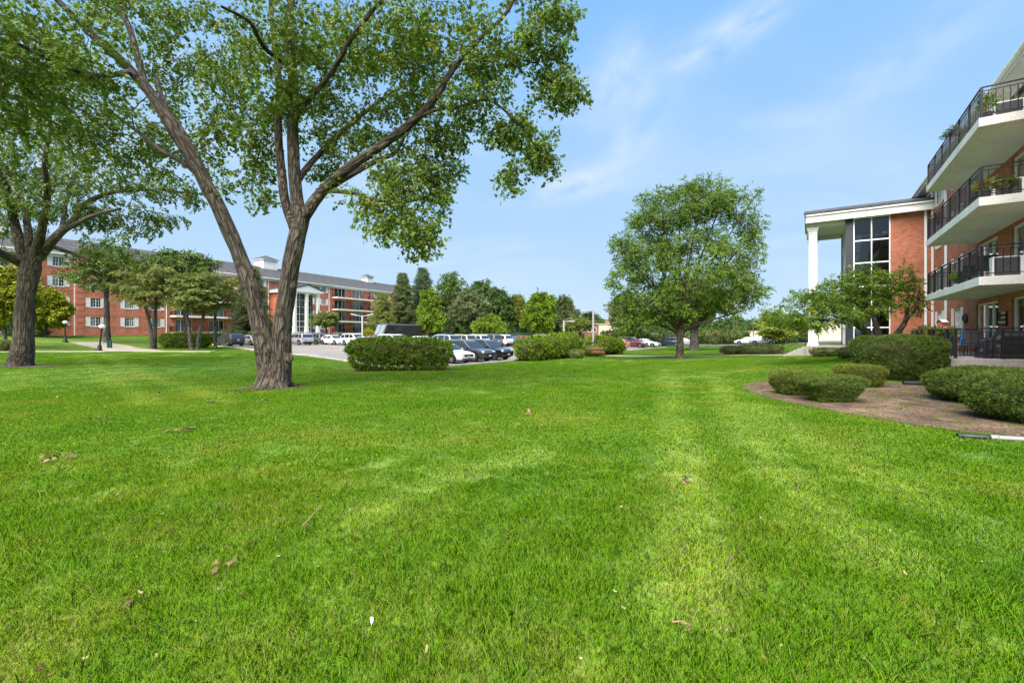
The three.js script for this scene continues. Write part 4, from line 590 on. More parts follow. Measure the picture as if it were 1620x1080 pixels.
  for (let k = 0; k < 5; k++) part('step', rboxAt(x0 + 0.1, x1 - 0.1, fy - 1.5, fy - 0.16 * (k + 1), 7.15 + k * 0.3, 7.15 + (k + 1) * 0.3 + 0.02, 0.015), M.concrete, parent);
}
function roofTrim(parent, x0, x1, ye, over, skip = []) { // gutter, fascia and ribbed soffit along an eave
  part('gutter', rboxAt(x0, x1, ye - 0.02, ye + 0.13, over - 0.0, over + 0.13, 0.03), M.whiteTrim, parent);
  part('fascia', box(x0, x1, ye - 0.14, ye + 0.1, over - 0.05, over - 0.003), M.white, parent);
  const ribs = []; for (let x = x0; x < x1 - 0.3; x += 0.3) ribs.push(rboxAt(x + 0.01, x + 0.29, ye - 0.17, ye - 0.145, 0.002, over - 0.052, 0.006)); part('soffit', ribs, M.white, parent);
  part('frieze_board', box(x0, x1, ye - 0.42, ye - 0.18, 0.003, 0.035), M.white, parent);
}
function cupola(parent, x, y, z, s, h) {
  const g = holder('cupola', parent, [x, y, z]), lv = [];
  part('cupola_body', rboxAt(-s / 2, s / 2, -1.6, h * 0.34, -s / 2, s / 2, 0.02), M.white, g);
  for (let k = 0; k < 4; k++) for (let j = 0; j < 3; j++) { const q = louver(+(s / 3 - 0.1).toFixed(2), +(h * 0.4).toFixed(2)).clone(); q.translate(-s / 2 + 0.05 + j * s / 3, h * 0.36, s / 2 - 0.1); q.rotateY(k * Math.PI / 2); lv.push(q); }
  part('cupola_core', box(-s / 2 + 0.12, s / 2 - 0.12, h * 0.342, h * 0.78, -s / 2 + 0.12, s / 2 - 0.12), M.white, g);
  part('louvers', lv, M.shutter, g);
  part('cornice', rboxAt(-s / 2 - 0.22, s / 2 + 0.22, h * 0.77, h * 0.86, -s / 2 - 0.22, s / 2 + 0.22, 0.03), M.whiteTrim, g);
  const c = new THREE.ConeGeometry((s / 2 + 0.3) * Math.SQRT2, h * 0.42, 4, 1); c.rotateY(Math.PI / 4); c.translate(0, h * 0.861 + h * 0.21, 0); part('cupola_roof', metreUV(c), M.roof, g);
}
function farBuilding() {
  const R = mulberry(404), [bx, bd] = tw2xd(0, 0), t = thing('apartment_building', 'long four-storey red brick apartment block with grey roof beyond the parked cars', 'building', [bx, 0, -bd], Math.atan2(LB.dd, LB.dx));
  const FL = [2.1, 4.82, 7.54, 10.26], eave = 12.75, base = 0.3, X0 = -24, X1 = 84;
  const wins = [[-3.95, 0], [7.7, 0], [22.0, 0], [25.4, 0], [36.6, 0], [40.2, 0], [56.6, 0], [60.4, 0], [73.5, 0], [78, 0]], blockWins = [[-0.1, 0.5], [3.93, 0.5]], doors = [[-15.2, -12.4], [-10.4, -7.6], [10.4, 13.0], [15.7, 18.3], [43.2, 46.4], [48.6, 51.9]], W = 1.2, HW = 1.32;
  const holes = []; for (const f of FL) { for (const [x] of wins) holes.push([x - W / 2, x + W / 2, f + 0.8, f + 0.8 + HW]); for (const [a, b] of doors) holes.push([a, b, f + 0.03, f + 2.13]); }
  part('facade_wall', wall(X0, X1, base, eave - 0.1, 0, 0.3, holes), M.brickFar, t);
  part('rear_walls', [box(X0 + 0.01, X1 - 0.01, base, eave - 0.12, -16, -0.75)], M.brickFar, t);
  const h2 = []; for (const f of FL) for (const [x] of blockWins) h2.push([x - W / 2, x + W / 2, f + 0.8, f + 0.8 + HW]);
  part('bay_wall', wall(-2.2, 6.4, base, eave - 0.2, 0.5, 0.28, h2), M.brickFar, t);
  part('bay_return', box(-2.199, -1.9, base, eave - 0.2, 0.002, 0.22), M.brickFar, t); part('bay_return', box(6.1, 6.399, base, eave - 0.2, 0.002, 0.22), M.brickFar, t);
  for (let y = 1.6; y < eave - 0.8; y += 0.86) for (const [a, b] of [[-2.24, -1.45], [5.65, 6.44]]) part('quoin', box(a, b, y, y + 0.43, 0.3, 0.53), M.brickFar, t);
  for (const f of FL) { for (const [x] of wins) windowUnit(t, x, f + 0.8, -0.02, W, HW, R); for (const [x, z] of blockWins) windowUnit(t, x, f + 0.8, z - 0.02, W, HW, R); for (const [a, b] of doors) slidingDoor(t, a, b, f + 0.03, -0.05, 2.1, null, R); }
  [[-16.6, -6.4], [9.6, 19.7], [42.5, 54]].forEach(([a, b]) => { for (let k = 0; k < 4; k++) { if (k) part('balcony_slab', rboxAt(a, b, FL[k] - 0.3, FL[k], 0.002, 1.7, 0.02), M.slab, t); else part('terrace_slab', rboxAt(a, b, FL[0] - 1.4, FL[0], 0.002, 2.0, 0.02), M.concrete, t); const z = k ? 1.63 : 1.93; railing(t, 'balcony_railing', [[a + 0.05, 0.05, a + 0.05, z], [a + 0.05, z, b - 0.05, z], [b - 0.05, z, b - 0.05, 0.05]], FL[k], 1.05, { merged: true, gap: 0.16, bay: 1.9, bal: 0.025 }); } });
  part('roof', gableRoof(X0 - 0.4, X1 + 0.4, 0.62, -16.6, eave - 0.02, eave + 3.3), M.roof, t);
  part('gable_ends', [prism([[0, eave - 0.1], [16.2, eave - 0.1], [8.1, eave + 3.05]], 0, 0.2).rotateY(Math.PI / 2).translate(X0 + 0.1, 0, 0), prism([[0, eave - 0.1], [16.2, eave - 0.1], [8.1, eave + 3.05]], 0, 0.2).rotateY(Math.PI / 2).translate(X1 - 0.3, 0, 0)], M.white, t);
  roofTrim(t, X0 - 0.4, X1 + 0.4, eave - 0.03, 0.55);
  for (const x of [-2.3, 9.1, 26.9, 41.6, 54.8]) part('downspout', rboxAt(x - 0.06, x + 0.06, 1.0, eave - 0.2, 0.01, 0.13, 0.02), M.whiteTrim, t);
  portico(t, 27.4, 33.4, 2.1, 10.55, M.brickFar, M.glass, [27.75, 30.4, 33.05]);
  // second, shallower pedimented bay behind the conifers
  part('wing_wall', [box(62.5, 71.5, base, eave - 0.2, 0.002, 1.4)], M.brickFar, t);
  part('wing_pediment', prism([[62.0, eave - 0.1], [72, eave - 0.1], [67, eave + 1.8]], 1.2, 1.5), M.white, t);
  part('wing_roof', prism([[61.7, eave - 0.12], [67, eave + 1.86], [72.3, eave - 0.12], [72.3, eave + 0.03], [67, eave + 2.02], [61.7, eave + 0.03]], -5, 1.75), M.roof, t);
  cupola(t, 31.8, eave + 3.0, -8, 3.3, 2.3); cupola(t, 61.4, eave + 3.0, -8, 2.2, 1.9); cupola(t, -8, eave + 3.0, -8, 3.3, 2.3);
  return t;
}
const RBU = 35, RBV = 6.7;
function nearBuilding() {
  const R = mulberry(505), [bx, bd] = uv2xd(RBU, RBV), t = thing('brick_apartment_house', 'near orange-brick apartment house with white slab balconies and black railings', 'building', [bx, 0, -bd], Math.atan2(-CA, -SA));
  const lx = (u) => -(u - RBU), lz = (v) => -(v - RBV), FL = [0.85, 3.7, 6.45, 9.2], eave = 11.72, base = -0.2, X0 = lx(78), X1 = lx(10);
  const doors = [[28.1, 31.3, 0], [23.2, 26.5, 1], [16.4, 19.6, 2]], wins = [34.8, 39.0, 14, 50.5, 55, 61, 66, 72], W = 1.35, HW = 1.5;
  const holes = []; for (const f of FL) { for (const u of wins) holes.push([lx(u) - W / 2, lx(u) + W / 2, f + 0.82, f + 0.82 + HW]); for (const [a, b] of doors) holes.push([lx(b), lx(a), f + 0.03, f + 2.33]); }
  part('facade_wall', wall(X0, X1, base, eave - 0.1, 0, 0.3, holes), M.brick, t);
  part('rear_walls', [box(X0 + 0.01, X1 - 0.01, base, eave - 0.12, -15, -3.2), box(X1 - 0.31, X1 - 0.01, base, eave - 0.12, -3.2, -0.301), box(X0 + 0.01, X0 + 0.31, base, eave - 0.12, -3.2, -0.301)], M.brick, t);
  { const fl = FL.concat(eave - 0.3).map((f) => box(X0 + 0.32, X1 - 0.32, f - 0.22, f - 0.01, -3.19, -0.302)); const pw = []; for (const u of [21.3, 27.3, 32.6, 36.9, 41.5]) pw.push(box(lx(u) - 0.06, lx(u) + 0.06, base, eave - 0.15, -3.19, -0.31)); part('room_floors', fl.concat(pw), M.interior, t); }
  for (const f of FL) { for (const u of wins) windowUnit(t, lx(u), f + 0.82, -0.02, W, HW, R); for (const [a, b, k] of doors) slidingDoor(t, lx(b), lx(a), f + 0.03, -0.06, 2.3, { open: (k + Math.round(f)) % 3 }, R); }
  const ba = lx(30.9), bb = lx(22.1);
  for (let k = 1; k < 4; k++) { part('balcony_slab', rboxAt(ba, bb, FL[k] - 0.3, FL[k], 0.002, 1.9, 0.012), M.slab, t); railing(t, 'balcony_railing', [[ba + 0.06, 0.06, ba + 0.06, 1.82], [ba + 0.06, 1.82, bb - 0.06, 1.82], [bb - 0.06, 1.82, bb - 0.06, 0.06]], FL[k], 1.08, {}); }
  for (let k = 1; k < 4; k++) part('balcony_slab', rboxAt(lx(17.6), lx(10.2), FL[k] - 0.3, FL[k], 0.002, 1.9, 0.012), M.slab, t);
  part('patio_slab', rboxAt(lx(30.9), lx(22.15), -0.2, 0.85, 0.002, lz(4.1), 0.015), M.concrete, t);
  railing(t, 'patio_railing', [[lx(30.8), 0.08, lx(30.8), lz(4.25)], [lx(30.8), lz(4.25), lx(22.3), lz(4.25)], [lx(22.3), lz(4.25), lx(22.3), 0.08]], 0.85, 1.08, { gap: 0.2, bay: 1.25, post: 0.085 });
  part('roof', gableRoof(X0 - 0.4, X1 + 0.4, 0.62, -15.6, eave - 0.02, eave + 3.4), M.roof, t);
  part('gable_ends', [0, 1].map((k) => prism([[0, eave - 0.1], [15.2, eave - 0.1], [7.6, eave + 3.2]], 0, 0.2).rotateY(Math.PI / 2).translate(k ? X1 - 0.3 : X0 + 0.1, 0, 0)), M.white, t);
  roofTrim(t, X0 - 0.4, X1 + 0.4, eave - 0.03, 0.55);
  for (const u of [37.1, 40.72]) part('downspout', rboxAt(lx(u) - 0.07, lx(u) + 0.07, 0.4, eave - 0.2, 0.01, 0.12, 0.02), M.whiteTrim, t);
  portico(t, lx(47.2), lx(41), 0.85, 10.6, M.brick, M.stairGlass, [lx(46.85), lx(44.1), lx(41.35)]);
  part('portico_downspout', rboxAt(lx(41) + 0.01, lx(41) + 0.12, 0.4, 10.4, 0.3, 0.44, 0.02), M.whiteTrim, t);
  { const h = holder('step_handrail', t), y = 0.9; for (const s of [lx(43.0)]) { const a = v3(s, 0.85 - 0.85, 8.75), b = v3(s, 0.85, 7.2); part('post', bar(a, a.clone().add(v3(0, 0.95, 0)), 0.025), M.blackMetal, h); part('post', bar(b, b.clone().add(v3(0, 0.95, 0)), 0.025), M.blackMetal, h); for (const k of [0.92, 0.5]) part('rail', bar(a.clone().add(v3(0, k, 0)), b.clone().add(v3(0, k, 0)), 0.02), M.blackMetal, h); } }
  { // flag plaque and round wall ornament hung on the brick beside the patio doors are things of their own: see below
  }
  return t;
}

// ---------------------------------------------------------------- vehicles: local +x is the front
const paint = (r, g, b, m = 0) => phy({ color: rgb(r, g, b), roughness: 0.32, metalness: m, clearcoat: 1, clearcoatRoughness: 0.04 });
const PAINT = { white: paint(0.72, 0.72, 0.70), silver: paint(0.42, 0.43, 0.44, 0.35), grey: paint(0.12, 0.13, 0.14, 0.2), charcoal: paint(0.035, 0.037, 0.042, 0.1), black: paint(0.008, 0.009, 0.012), navy: paint(0.012, 0.02, 0.05), red: paint(0.36, 0.03, 0.02), maroon: paint(0.10, 0.012, 0.018), orange: paint(0.55, 0.14, 0.02), beige: paint(0.50, 0.43, 0.31, 0.2), blue: paint(0.03, 0.09, 0.32) };
const carGlass = phy({ color: rgb(0.02, 0.026, 0.03), roughness: 0.04, ior: 1.8 }), rubber = std({ color: rgb(0.012, 0.012, 0.012), roughness: 0.9 }), alloy = std({ color: rgb(0.5, 0.5, 0.52), roughness: 0.35, metalness: 0.7 }), lampWhite = phy({ color: rgb(0.55, 0.57, 0.6), roughness: 0.1, clearcoat: 1 }), lampRed = phy({ color: rgb(0.42, 0.012, 0.015), roughness: 0.15, clearcoat: 1 }), plateMat = std({ color: rgb(0.45, 0.55, 0.72), roughness: 0.5 }), blackTrim = std({ color: rgb(0.012, 0.012, 0.013), roughness: 0.6 });
const CARS = {
  suv: { L: 4.66, W: 1.88, axle: [1.40, -1.32], r: 0.36, belt: 1.04, H: 1.70, body: [[-2.2, 0.36], [-2.32, 0.62], [-2.30, 0.95], [-2.24, 1.10], [-0.8, 1.09], [0.98, 1.07], [1.62, 1.00], [2.12, 0.90], [2.30, 0.70], [2.33, 0.46], [2.22, 0.30]], cab: [[-2.24, 1.06], [-1.94, 1.55], [-1.72, 1.64], [-0.8, 1.70], [0.05, 1.68], [0.38, 1.60], [1.12, 1.05]], rear: [0, 1], front: [5, 6], win: [[-1.98, -1.28], [-1.2, -0.28], [-0.2, 0.86]] },
  sedan: { L: 4.82, W: 1.84, axle: [1.45, -1.36], r: 0.33, belt: 0.93, H: 1.45, body: [[-2.28, 0.34], [-2.40, 0.58], [-2.38, 0.86], [-2.28, 0.99], [-1.6, 1.02], [-0.6, 0.97], [1.0, 0.95], [1.66, 0.88], [2.16, 0.76], [2.38, 0.60], [2.40, 0.40], [2.26, 0.26]], cab: [[-1.86, 0.96], [-1.08, 1.36], [-0.84, 1.41], [-0.3, 1.45], [0.12, 1.44], [0.42, 1.37], [1.22, 0.93]], rear: [0, 1], front: [5, 6], win: [[-1.36, -0.36], [-0.28, 0.86]] },
  hatch: { L: 4.2, W: 1.78, axle: [1.28, -1.26], r: 0.32, belt: 0.98, H: 1.52, body: [[-1.98, 0.34], [-2.08, 0.58], [-2.08, 0.88], [-2.02, 1.02], [-0.6, 1.01], [0.98, 0.98], [1.5, 0.90], [1.9, 0.78], [2.06, 0.60], [2.08, 0.40], [1.96, 0.26]], cab: [[-2.0, 0.99], [-1.62, 1.42], [-1.4, 1.48], [-0.5, 1.52], [0.1, 1.50], [0.42, 1.42], [1.14, 0.97]], rear: [0, 1], front: [5, 6], win: [[-1.5, -0.5], [-0.42, 0.86]] },
  van: { L: 5.1, W: 1.96, axle: [1.62, -1.44], r: 0.35, belt: 1.02, H: 1.76, body: [[-2.42, 0.32], [-2.52, 0.6], [-2.50, 0.95], [-2.44, 1.08], [-0.8, 1.07], [1.3, 1.04], [1.9, 0.94], [2.34, 0.80], [2.50, 0.62], [2.52, 0.42], [2.40, 0.26]], cab: [[-2.44, 1.04], [-2.28, 1.60], [-2.06, 1.70], [-0.8, 1.76], [0.2, 1.73], [0.62, 1.63], [1.52, 1.02]], rear: [0, 1], front: [5, 6], win: [[-2.16, -1.32], [-1.24, -0.14], [-0.06, 1.16]] },
};
function carGeo(type) {
  return cached('car' + type, () => {
    const c = CARS[type], s = new THREE.Shape(), bev = 0.085, out = {}, by = 0.27;
    c.body.forEach(([x, y], i) => i ? s.lineTo(x, y) : s.moveTo(x, y));
    const ra = c.r + 0.07, a0 = Math.asin(clamp((c.r - by) / ra, -1, 1));
    for (const ax of c.axle) { s.lineTo(ax + ra * Math.cos(a0), by); s.absarc(ax, c.r, ra, -a0, Math.PI + a0, false); }
    let g = new THREE.ExtrudeGeometry(s, { depth: c.W - 2 * bev, bevelEnabled: true, bevelThickness: bev, bevelSize: bev, bevelOffset: -bev, bevelSegments: 3, curveSegments: 10 }); g.translate(0, 0, -(c.W - 2 * bev) / 2);
    let p = g.attributes.position; for (let i = 0; i < p.count; i++) { const q = Math.abs(p.getX(i)) / (c.L / 2), k = 1 - 0.13 * Math.pow(q, 5) - 0.05 * S(0.55, 0.25, p.getY(i)); p.setZ(i, p.getZ(i) * k); } g.computeVertexNormals(); out.body = mergeVertices(g.deleteAttribute('uv'), 1e-3); out.body = new THREE.BufferGeometry().copy(g);
    const zs = (y) => c.W / 2 * (0.975 - 0.17 * (y - c.belt) / (c.H - c.belt)), cs = new THREE.Shape(c.cab.map((q) => new THREE.Vector2(...q))), cb = 0.06;
    g = new THREE.ExtrudeGeometry(cs, { depth: c.W - 2 * cb, bevelEnabled: true, bevelThickness: cb, bevelSize: cb, bevelOffset: -cb, bevelSegments: 3 }); g.translate(0, 0, -(c.W - 2 * cb) / 2); p = g.attributes.position; for (let i = 0; i < p.count; i++) p.setZ(i, p.getZ(i) * zs(p.getY(i)) / (c.W / 2)); g.computeVertexNormals(); out.cabin = g;
    const topAt = (x) => { for (let i = 1; i < c.cab.length; i++) if (x <= c.cab[i][0]) return lerp(c.cab[i - 1][1], c.cab[i][1], (x - c.cab[i - 1][0]) / (c.cab[i][0] - c.cab[i - 1][0])); return c.belt; };
    const panel = (pts) => { const f = new THREE.BufferGeometry(), pos = []; for (let i = 1; i < pts.length - 1; i++) pos.push(...pts[0], ...pts[i], ...pts[i + 1]); f.setAttribute('position', new THREE.Float32BufferAttribute(pos, 3)); f.computeVertexNormals(); return f; };
    out.side = c.win.map(([a, b], i) => [1, -1].map((sd) => { const xs = [0, 0.25, 0.5, 0.75, 1].map((k) => lerp(a, b, k)), top = xs.map((x) => [x, Math.max(c.belt + 0.06, Math.min(topAt(x) - 0.10, c.H - 0.12))]), pts = [[b, c.belt + 0.045], [a, c.belt + 0.045], ...top].map(([x, y]) => [x, y, sd * (zs(y) + 0.006)]); return panel(sd > 0 ? pts : pts.reverse()); }));
    const scr = (i, j, sgn) => { const [x0, y0] = c.cab[i], [x1, y1] = c.cab[j], L = Math.hypot(x1 - x0, y1 - y0), nx = sgn * Math.abs(y1 - y0) / L * 0.012, ny = Math.abs(x1 - x0) / L * 0.012, q = (t, k) => { const x = lerp(x0, x1, t), y = lerp(y0, y1, t); return [x + nx, y + ny, k * (zs(y) - 0.09)]; }; return [q(0.10, -1), q(0.10, 1), q(0.94, 1), q(0.94, -1)]; };
    out.shield = panel(scr(c.front[1], c.front[0], 1)); out.rearGlass = panel(scr(c.rear[0], c.rear[1], -1).reverse());
    const f = c.L / 2, hy = type === 'sedan' || type === 'hatch' ? 0.66 : 0.80, wz = c.W / 2;
    out.head = [1, -1].map((sd) => { const q = rbox(0.34, 0.12, 0.40, 0.05, 2).clone(); q.rotateY(sd * 0.42); q.translate(f - 0.24, hy, sd * (wz - 0.30)); return q; });
    out.tail = [1, -1].map((sd) => { const q = rbox(0.16, type === 'sedan' ? 0.16 : 0.26, 0.34, 0.04, 2).clone(); q.rotateY(-sd * 0.3); q.translate(-f + 0.16, hy + 0.16, sd * (wz - 0.25)); return q; });
    out.grille = rboxAt(f - 0.12, f + 0.005, 0.50, 0.68, -0.5, 0.5, 0.03); out.lower = rboxAt(f - 0.2, f - 0.015, 0.30, 0.40, -0.62, 0.62, 0.03);
    out.plateF = rboxAt(f - 0.03, f + 0.022, 0.43, 0.55, -0.16, 0.16, 0.01); out.plateR = rboxAt(-f - 0.008, -f + 0.04, 0.74, 0.87, -0.16, 0.16, 0.01); out.bumper = rboxAt(-f + 0.0, -f + 0.2, 0.32, 0.48, -0.7, 0.7, 0.04);
    out.mirror = [1, -1].map((sd) => { const q = rbox(0.14, 0.13, 0.2, 0.04, 2).clone(); q.translate(c.front ? c.cab[6][0] - 0.32 : 0, c.belt + 0.09, sd * (wz + 0.07)); return q; });
    out.handle = []; for (const sd of [1, -1]) for (const [a] of c.win.slice(-2)) out.handle.push(rboxAt(a + 0.1, a + 0.3, c.belt - 0.13, c.belt - 0.10, sd > 0 ? wz - 0.03 : -wz - 0.012, sd > 0 ? wz + 0.012 : -wz + 0.03, 0.006));
    out.floor = box(-f + 0.3, f - 0.3, 0.2, 0.36, -wz + 0.25, wz - 0.25);
    const R = c.r, prof = [[R * 0.62, -0.10], [R * 0.9, -0.11], [R, -0.08], [R, 0.08], [R * 0.9, 0.11], [R * 0.62, 0.10]].map((q) => new THREE.Vector2(...q)); out.tyre = new THREE.LatheGeometry(prof, 20).rotateX(Math.PI / 2);
    const sp = [new THREE.CylinderGeometry(R * 0.63, R * 0.63, 0.12, 20, 1, true).rotateX(Math.PI / 2), new THREE.CylinderGeometry(0.06, 0.06, 0.19, 10).rotateX(Math.PI / 2)]; for (let k = 0; k < 5; k++) { const q = new THREE.BoxGeometry(R * 0.6, 0.055, 0.03); q.translate(R * 0.32, 0, 0.08); q.rotateZ(k * 1.2566); sp.push(q); const q2 = new THREE.BoxGeometry(R * 0.6, 0.055, 0.03); q2.translate(R * 0.32, 0, -0.08); q2.rotateZ(k * 1.2566); sp.push(q2); } out.rim = join(sp); out.hubBack = new THREE.CylinderGeometry(R * 0.61, R * 0.61, 0.06, 16).rotateX(Math.PI / 2);
    return out;
  });
}
function car(type, colour, label, x, d, sign, group = 'cars parked in the lot', trim) {
  const c = CARS[type], g = carGeo(type), m = PAINT[colour], th = sign * 1 > 0 ? Math.atan2(-SA, CA) : Math.atan2(SA, -CA);
  const names = { suv: 'parked_suv', sedan: 'parked_sedan', hatch: 'parked_hatchback', van: 'parked_minivan' };
  const t = thing(names[type], label, type === 'suv' ? 'suv' : type === 'van' ? 'minivan' : 'car', [x, H(x, d) + 0.03, -d], th, group);
  part('body', g.body, m, t); part('cabin', g.cabin, m, t); part('floor_pan', g.floor, blackTrim, t);
  part('windshield', g.shield, carGlass, t); part('rear_window', g.rearGlass, carGlass, t); g.side.forEach((pr) => pr.forEach((q) => part('side_window', q, carGlass, t)));
  g.head.forEach((q) => part('headlight', q, lampWhite, t)); g.tail.forEach((q) => part('taillight', q, lampRed, t)); part('grille', g.grille, blackTrim, t); part('lower_grille', g.lower, blackTrim, t); part('bumper', g.bumper, type === 'suv' ? blackTrim : m, t);
  part('license_plate', g.plateF, plateMat, t); part('license_plate', g.plateR, plateMat, t); g.mirror.forEach((q) => part('mirror', q, m, t)); g.handle.forEach((q) => part('door_handle', q, trim ?? blackTrim, t));
  for (const ax of c.axle) for (const s of [-1, 1]) { const w = holder('wheel', t, [ax, c.r, s * (c.W / 2 - 0.12)]); part('tyre', g.tyre, rubber, w); part('rim', g.rim, alloy, w); part('brake_disc', g.hubBack, blackTrim, w); }
  return t;
}
function cars() {
  const near = (type, col, label, u, front, sign) => { const v = front - sign * CARS[type].L / 2, [x, d] = uv2xd(u, v); return car(type, col, label, x, d, sign); };
  near('sedan', 'white', 'white sedan nosing out from behind the clipped hedge', 26.4, -21.3, 1);
  near('suv', 'charcoal', 'dark grey suv parked between the white sedan and the black suv', 28.9, -21.2, 1);
  near('suv', 'black', 'black suv with bright wheels beside the wild leafy hedge', 31.7, -21.3, 1);
  near('sedan', 'silver', 'silver car mostly hidden behind the clipped hedge', 23.4, -21.6, 1);
  [['suv', 'silver', 'pale silver suv with red tail lights, first in the second row', 40.4], ['suv', 'beige', 'beige suv with red tail lights in the second row', 43.5], ['suv', 'white', 'white suv beside the beige suv in the second row', 46.3], ['van', 'grey', 'grey boxy minivan in the second row', 49.1], ['suv', 'white', 'white suv next to the grey boxy minivan', 51.7], ['sedan', 'grey', 'grey sedan at the end of the second row', 54.6], ['hatch', 'red', 'small red hatchback showing above the wild leafy hedge', 57.4], ['sedan', 'white', 'white sedan whose roof shows above the wild leafy hedge', 60.3], ['suv', 'silver', 'silver suv far along the second row above the wild hedge', 63.2]].forEach(([t, c, l, u]) => near(t, c, l, u, -34.5 - CARS[t].L, -1));
  [['sedan', 'silver', 'silver sedan roof just above the clipped hedge, facing out', 33.4, -38.8, 1], ['suv', 'white', 'white suv behind the pale silver suv', 36.6, -38.4, 1], ['suv', 'white', 'white suv in the gap between the two leafy hedges', 55.2, -30.6, -1], ['sedan', 'white', 'white sedan low in the gap between the two leafy hedges', 47.0, -27.4, -1], ['sedan', 'white', 'white sedan with red tail lights beside the bush behind the bench', 60.6, -26.5, -1], ['hatch', 'orange', 'orange hatchback beyond the white sedan near the bench', 64.3, -26.5, -1], ['van', 'maroon', 'long maroon minivan standing side-on beyond the orange hatchback', 73.0, -22.2, 1], ['sedan', 'white', 'white sedan just past the maroon minivan', 77.0, -21.4, 1]].forEach(([t, c, l, u, f, s]) => near(t, c, l, u, f, s));
  [[363, 60, -1, 'suv', 'charcoal', 'dark grey suv parked by the bright low hedge'], [398, 62.5, -1, 'sedan', 'silver', 'silver sedan half hidden by the leaning trunk of the big maple'], [433, 64.5, -1, 'hatch', 'blue', 'blue hatchback glimpsed in the fork of the big maple'], [473, 66, -1, 'suv', 'silver', 'silver suv parked before the far white columns'], [500, 69, -1, 'suv', 'grey', 'grey suv next to the silver suv by the far columns'], [527, 67, 1, 'sedan', 'white', 'white sedan facing out below the far balconies'], [562, 63.5, 1, 'suv', 'white', 'white suv beside the two-armed light pole'], [593, 68, 1, 'sedan', 'red', 'red sedan in front of the big black motor coach'], [628, 59, 1, 'suv', 'silver', 'silver suv in front of the black motor coach, above the hedge'], [668, 60, 1, 'sedan', 'white', 'white sedan behind the end of the clipped hedge']].forEach(([px, d, s, t, c, l]) => car(t, c, l, X(px, d), d, s, 'cars parked in the lot'));
  const R = mulberry(66), cols = ['white', 'silver', 'grey', 'black', 'red', 'blue', 'white', 'silver'], ty = ['suv', 'sedan', 'hatch', 'van'];
  [[1060, 84, 'suv', 'navy', 'navy suv far behind the slim trunk of the pear tree', -1], [1084, 88, 'sedan', 'silver', 'silver sedan far off, just beside the slim trunk of the pear tree', 1], [1183, 93, 'sedan', 'white', 'white sedan with red lights beyond the low round yews', -1], [1207, 90, 'sedan', 'silver', 'pale silver sedan beyond the low round yews', 1], [1257, 125, 'sedan', 'blue', 'blue sedan seen past the black step handrail', -1]].forEach(([px, d, t, c, l, s]) => car(t, c, l, X(px, d), d, s, 'cars on the far lot'));
  for (let i = 0; i < 22; i++) { const px = lerp(1062, 1232, (i + R() * 0.7) / 22), d = 104 + (i % 3) * 14 + R() * 5, t = ty[i % 4], c = cols[Math.floor(R() * cols.length)]; car(t, c, `tiny distant ${c} ${t === 'van' ? 'minivan' : t === 'hatch' ? 'hatchback' : t} in the ${['front', 'middle', 'back'][i % 3]} row of the far lot, ${i < 8 ? 'by the pear tree' : i < 15 ? 'above the low yews' : 'by the lime tree'}`, X(px, d), d, i % 2 ? 1 : -1, 'distant cars on the far lot'); }
}
function motorCoach() {
  const d = 80, x = X(630, d), t = thing('motor_coach', 'big black motor coach with a slanted grey windscreen beyond the hedge', 'bus', [x, H(x, d) + 0.03, -d], Math.atan2(-CA, -SA));
  const s = new THREE.Shape([[-4.6, 0.45], [4.2, 0.45], [4.5, 0.6], [4.5, 1.45], [3.6, 3.25], [3.4, 3.4], [-4.5, 3.4], [-4.6, 3.3]].map((p) => new THREE.Vector2(...p)));
  const g = new THREE.ExtrudeGeometry(s, { depth: 2.2, bevelEnabled: true, bevelSize: 0.08, bevelThickness: 0.08, bevelOffset: -0.08, bevelSegments: 3 }); g.translate(0, 0, -1.1);
  const dark = phy({ color: rgb(0.018, 0.014, 0.013), roughness: 0.35, clearcoat: 0.6 }); part('body', g, dark, t);
  const wsh = box(-0.02, 0.02, -0.92, 0.92, -1.0, 1.0); wsh.rotateZ(0.464); wsh.translate(4.07, 2.36, 0); part('windshield', wsh, phy({ color: rgb(0.20, 0.22, 0.23), roughness: 0.05, ior: 1.8 }), t);
  part('windshield_post', box(-0.03, 0.03, -0.95, 0.95, -0.03, 0.03).rotateZ(0.464).translate(4.09, 2.37, 0), blackTrim, t);
  for (const z of [-1.19, 1.19]) { part('side_window', rboxAt(2.0, 3.3, 1.9, 2.9, z - 0.01, z + 0.01, 0.005), carGlass, t); part('side_stripe', rboxAt(-4.4, 4.1, 3.18, 3.26, z - 0.008, z + 0.008, 0.004), std({ color: rgb(0.3, 0.3, 0.3), roughness: 0.5 }), t); }
  part('side_sign', rboxAt(-1.6, -0.1, 1.5, 1.75, 1.18, 1.2, 0.004), std({ color: rgb(0.42, 0.18, 0.05), roughness: 0.6 }), t);
  for (const ax of [3.0, -2.9]) for (const z of [-1, 1]) { const w = holder('wheel', t, [ax, 0.46, z * 1.02]); part('tyre', new THREE.CylinderGeometry(0.46, 0.46, 0.3, 18).rotateX(Math.PI / 2), rubber, w); part('rim', new THREE.CylinderGeometry(0.27, 0.27, 0.32, 14).rotateX(Math.PI / 2), alloy, w); }
  for (const z of [-0.85, 0.85]) part('headlight', rboxAt(4.46, 4.53, 0.85, 1.05, z - 0.16, z + 0.16, 0.02), lampWhite, t);
}

